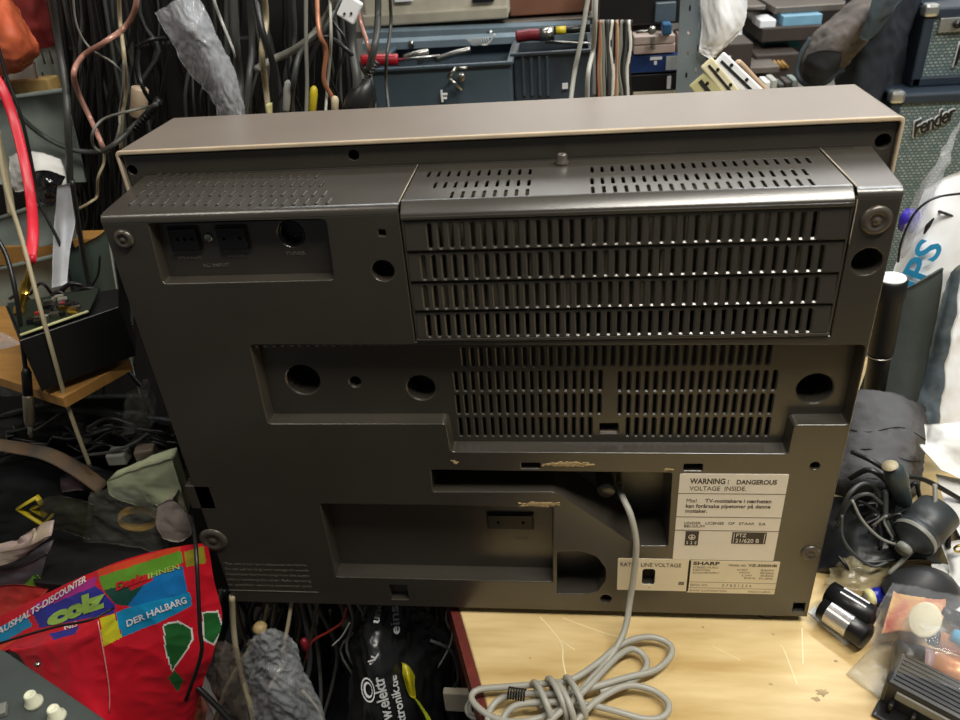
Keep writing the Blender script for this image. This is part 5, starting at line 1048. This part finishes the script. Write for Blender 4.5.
btext('HAUSHALTS-DISCOUNTER', -8, 639, 88, 581, 6, M_bt); btext('colz', 50, 626, 108, 605, 15, M_bg, .07); btext('DER HALBARG', 128, 626, 187, 602, 6.5, M_bt); btext('Danke', 118, 590, 150, 578, 7, gm('paprika', (190,34,40)), .05); btext('IHNEN', 150, 578, 180, 568, 5, M_bg); btext('NIS', 66, 630, 79, 626, 5, M_bt)
pr.tube([S.pt(*inv(u, v), .0012) for u, v in ((100,620),(103,640),(107,662),(110,690),(108,712))], .0007, mat('bag_fold_pale', (226,150,150), .3), n=6, k=3)
pr.build('printed_bands', o)
# second part of the bag behind on the left
o, S2 = sheet_obj('shopping_bag', [[(-20,592,.0),(12,584,.0),(50,588,.0)], [(-20,612,-.01),(8,606,-.01),(36,604,-.01)], [(-20,628,-.02),(0,622,-.02),(20,612,-.02)]], gm('red_green', (178,50,44)), 'folded corner of a red and green bag left of the large red one', 'bag', amp=.003, res=10)
o, S2 = sheet_obj('green_film', [[(12,582,.01),(30,566,.01)], [(20,590,.0),(56,596,.0)]], gm('leaf', (110,156,60)), 'green scrap of film under the black case', 'film', amp=.002, res=8)
lump('paper_scrap', [((180,675),(200,690),(215,715)), ((176,700),(190,712),(205,735))], -.02, .004, M_pap, 'white paper scrap at the bottom between red bag and cables', 'paper', amp=.003)
lump('orange_scrap', [((182,708),(196,705),(206,716)), ((178,730),(192,728),(204,735))], -.035, .004, M_or, 'orange yellow scrap at the bottom edge', 'scrap', amp=.002)
for i in range(26):
    u = random.uniform(-5, 160); v = random.uniform(415, 462); m = random.choice([M_cblk, M_cblk, M_cdg])
    cable('short black cable lying in the dark pile left of the stereo', [(u, v, .13), (u+random.uniform(8, 26), v+random.uniform(-10, 10), .125), (u+random.uniform(26, 50), v+random.uniform(-12, 8), .13)], random.uniform(1, 2), m, group='short cables in the dark pile at the left', n=6)
for i in range(9):
    u = random.uniform(0, 120); v = random.uniform(425, 460)
    mb = MB(); mb.box(at(u, v, .128), (.012, .008, .008), random.choice([M_blk, M_cdg, M_cgr]), Euler((random.random(), random.random(), random.random())).to_matrix(), .001); tag(mb.build('electronic_part'), 'small dark electronic part lost in the pile at the left', 'part', 'small parts in the dark pile')
# ================================================================== MIXER
t = thing('mixer', onz(30, 720, .08), 'dark grey mixing console corner with white knobs at the bottom left', 'mixer'); mz = .12
P = [onz(-60,628,mz), onz(4,650,mz), onz(60,688,mz), onz(118,728,mz), onz(130,790,mz), onz(-60,790,mz)]
mb = MB(); mb.plate([(p.x, p.y) for p in P], [], .03, mat('mixer_grey', (70,76,74), .45, bump=.3), Matrix.Translation((0, 0, mz-.015)), bev=.002); mb.build('panel', t)
for u, v in ((35,704),(58,718),(4,712)):
    p = onz(u, v, mz); mb = MB(); small = u == 4
    if small: mb.box(p+Vector((0, 0, .003)), (.007, .012, .006), M_cgr, Euler((0, 0, .5)).to_matrix(), .001); mb.build('slider', t)
    else:
        mb.lathe([(.0078, 0), (.0075, .004), (.0052, .006), (.0050, .013), (.0040, .0145), (.0028, .013), (.0003, .013)], mat('ivory_knob', (224,224,196), .35), Matrix.Translation(p), 20); mb.build('knob', t)
mb = MB(); p = onz(38, 663, mz+.02); mb.lathe([(.0025, 0), (.0028, .002), (.0010, .003)], M_steel, Matrix.Translation(onz(38, 665, mz)), 12); mb.build('screw', t)
# ================================================================== UNDER THE STEREO
L2 = 'dark cable hanging below the stereo left of the table'
for i in range(64):
    u = random.uniform(212, 470); y = random.uniform(.06, .30); P = []
    for v in (590, 620, 650, 690, 740): P.append((u+random.uniform(-9, 9), v, y)); u += random.uniform(-12, 12)
    cable(L2, P, random.uniform(1.4, 3.6), random.choice([M_cblk, M_cblk, M_cdg]), group='dark cables hanging below the stereo', n=6, k=4)
for i in range(14):
    u = random.uniform(225, 440); y = random.uniform(.0, .12); P = []
    for v in (590, 620, 650, 690, 740): P.append((u+random.uniform(-9, 9), v, y)); u += random.uniform(-14, 14)
    cable('brown grey cable dangling below the stereo in front of the dark ones', P, random.uniform(1.2, 2.2), random.choice([mat('cable_brown_grey', (104,92,76), .5), M_cgr]), group='brown grey cables dangling below the stereo', n=6, k=4)
for lb, m, r, pts in (('beige cable hanging from the lower left corner of the stereo', M_cbe, 2.6, [(232,596,.0),(233,620,.0),(236,650,-.01),(243,680,-.02),(250,705,-.03),(256,735,-.04)]),
 ('beige cable crossing the clear bag below the stereo', M_cbe, 1.8, [(292,600,.01),(288,625,.0),(283,650,-.01),(280,668,-.01),(268,690,-.02)]),
 ('dull olive cable left of the clear bag', M_cbe, 1.6, [(268,602,.02),(262,628,.02),(245,655,.01),(225,690,.0),(214,730,.0)]),
 ('brown grey cable behind the clear bag', M_cdg, 2.4, [(300,598,.02),(306,625,.02),(310,660,.02),(304,700,.01),(312,735,.0)]),
 ('black cable hanging between red bag and stereo', M_cblk, 1.9, [(193,515,.03),(196,550,-.02),(198,590,-.05),(200,630,-.07),(201,655,-.08),(186,700,-.09)]),
 ('thin black cord lying across the red shopping bag', M_cblk, 1.1, [(-6,645,-.075),(30,634,-.075),(60,626,-.08),(90,620,-.08),(114,608,-.06)]),
 ('black cable slanting across the bottom left', M_cblk, 2.6, [(180,672,-.04),(200,690,-.05),(225,715,-.06),(240,735,-.07)]),
 ('thin red wire with a bright end below the stereo', mat('red_wire', (170,50,40), .4), 1.3, [(347,607,.02),(342,622,.02),(328,632,.02),(312,642,.02),(306,660,.02)]),
 ('thin pale wire below the red one', M_cwh, .8, [(350,622,.02),(342,636,.02),(332,646,.02)]),
 ('thin grey wire curving beside the table edge', M_clg, .8, [(450,604,.02),(453,625,.02),(450,645,.02),(438,668,.02)]),
 ('pale green yellow cable at the bottom under the clear bag', M_cbe, 1.2, [(302,690,.0),(318,710,.0),(326,735,.0)]),
 ('brown cable down the edge of the table', mat('brown_cable', (104,60,60), .5), 2.0, [(450,600,.03),(452,630,.03),(460,660,.03),(464,690,.03)]),
 ('grey cable looping near the table edge', M_cdg, 1.6, [(430,640,.02),(452,652,.02),(458,680,.02),(448,702,.02),(452,735,.02)])): cable(lb, pts, r, m)
mb = MB(); p = at(305, 645, .01); mb.lathe([(.002, 0), (.005, .004), (.005, .018), (.002, .022)], mat('dark_red_plug', (120,22,32), .4), Matrix.Translation(p-Vector((0, 0, .01))), 14); tag(mb.build('plug'), 'dark red plug hanging among the cables below the stereo', 'plug')
mb = MB(); p = at(260, 628, .0); mb.lathe([(.003, 0), (.008, .004), (.009, .010), (.005, .015)], mat('tan_plug', (170,146,100), .5), Matrix.Translation(p-Vector((0, 0, .008))), 14); tag(mb.build('plug'), 'tan plug above the crumpled clear bag', 'plug')
o, S = sheet_obj('clear_bag', [[(250,640,-.0),(272,628,-.015),(292,640,.0)], [(246,665,-.01),(272,660,-.03),(302,668,-.01)], [(246,695,-.02),(280,690,-.045),(318,702,-.02)], [(252,740,-.04),(290,735,-.06),(330,745,-.03)]], clear('bright_crumple', (214,218,222), .45, .1), 'crumpled clear bag hanging below the stereo', 'bag', amp=.008, seed=2, res=24, streak=(5, 5))
o, S = sheet_obj('clear_bag', [[(205,650,-.01),(222,640,-.02),(242,652,-.01)], [(198,680,-.02),(220,678,-.04),(246,684,-.02)], [(200,735,-.04),(225,730,-.05),(250,735,-.04)]], clear('dim_crumple', (120,108,98), .5, .2), 'dull crumpled film between the red bag and the beige cable', 'bag', amp=.007, seed=9, res=20, streak=(4, 5))
M_bkb = mat('black_bag_film', (28,30,31), .3, bump=.4, bscale=60)
o, S = sheet_obj('black_bag', [[(362,600,.06),(378,600,.04),(400,602,.06),(425,612,.08),(436,622,.09)], [(352,635,.04),(372,635,.01),(395,640,.02),(420,640,.05),(452,650,.07)], [(352,670,.02),(372,670,-.02),(398,675,-.01),(425,680,.02),(452,700,.05)], [(350,745,-.02),(372,745,-.06),(400,745,-.05),(432,745,-.02),(462,745,.02)]], M_bkb, 'black plastic bag with white lettering hanging below the stereo', 'bag', amp=.006, freq=22, seed=5, res=14)
pr = MB(); M_ltp = mat('pale_print', (178,180,180), .5)
def vt(body, a, b, w, bold=.03): freetext(pr, body, at(*a), at(*b), w, M_ltp, .006)
vt('www.elektronik', (396,735,-.06), (378,652,-.005), .020); vt('elektronik.de', (409,735,-.055), (396,674,-.01), .015); vt('eins', (400,634,.02), (398,606,.045), .016); vt('und', (378,628,.0), (382,606,.04), .014)
c = at(368, 690, -.045); Mx = Matrix.Translation(c) @ (CAM-c).to_track_quat('Z', 'Y').to_matrix().to_4x4() @ Matrix.Diagonal((.8, 1.5, 1, 1))
pr.plate(circ((0, 0), .0095, 24), [circ((0, 0), .0082, 24)], .0005, M_ltp, Mx); pr.plate(circ((0, 0), .0062, 24), [circ((.001, 0), .0045, 20)], .0005, M_ltp, Mx)
pr.build('lettering', o)
o, S = sheet_obj('yellow_film', [[(402,662,.0),(408,666,.0),(414,676,.0)], [(404,678,-.01),(409,680,-.015),(414,690,-.01)], [(410,696,-.02),(412,697,-.02),(415,699,-.02)]], mat('yellow_film', (178,168,24), .35), 'yellow scrap of film on the black bag', 'film', amp=.002, res=8)
o, S = sheet_obj('yellow_film', [[(415,698,-.02),(419,702,-.02)], [(424,714,-.03),(430,718,-.03)], [(432,735,-.04),(438,735,-.04)]], mat('lime_film', (176,190,40), .35), 'lime strip of film below the yellow scrap', 'film', amp=.001, res=8)
mb = MB(); c = onz(478, 708, -.06); 
for r_ in (.013, .009): mb.tube([c+Vector((r_*math.cos(t), r_*math.sin(t), 0)) for t in [2*PI*i/14 for i in range(15)]], .0022, M_clg, n=8, k=3)
tag(mb.build('cable_coil'), 'small pale coil of cable at the foot of the table edge', 'cable')
bx('paper_scrap', 444, 694, 470, 712, .0, .01, mat('cream_paper', (200,190,170), .7), 'cream paper scrap near the bottom of the table edge', 'paper')
mb = MB().box((.05, .05, -.46), (.9, .55, .03), M_dk); tag(mb.build('lower_board'), 'dark low board under the heap of cables and bags', 'board')
# ================================================================== LIGHT
def area(name, loc, tgt, sx_, sy_, e, col):
    l = bpy.data.lights.new(name, 'AREA'); l.shape = 'RECTANGLE'; l.size = sx_; l.size_y = sy_; l.energy = e; l.color = col
    o = bpy.data.objects.new(name, l); C.objects.link(o); o.location = loc; o.rotation_euler = (Vector(tgt)-Vector(loc)).to_track_quat('-Z', 'Y').to_euler(); return o
area('ceiling_or_fill', (.98, -.40, 1.75), (.85, -.12, 0), 1.1, .08, 32, (1, .95, .86))
area('ceiling_or_fill', (1.30, .65, 1.7), (.95, .4, .1), 1.2, .16, 21, (.95, .98, 1))
area('ceiling_or_fill', (.1, 1.15, 1.7), (.2, .8, .4), .9, .16, 8, (.95, .98, 1))
area('ceiling_or_fill', (-.45, -.3, 1.7), (-.2, .1, 0), .5, .2, 5, (1, .93, .82))  # added fill without a fixture of its own, brightens the lower left
area('sheen_light', (1.0, 2.3, 1.55), (.6, .2, .5), 2.2, .8, 17, (1, .97, .92))  # unseen light added at the back to put sheen on the top faces
w = bpy.data.worlds.new('world'); bpy.context.scene.world = w; w.use_nodes = True; w.node_tree.nodes['Background'].inputs['Color'].default_value = (.9, .95, 1, 1); w.node_tree.nodes['Background'].inputs['Strength'].default_value = .07
sc = bpy.context.scene; sc.view_settings.view_transform = 'Standard'; sc.view_settings.look = 'None'; sc.view_settings.exposure = 0; sc.view_settings.gamma = 1; sc.view_settings.use_curve_mapping = False
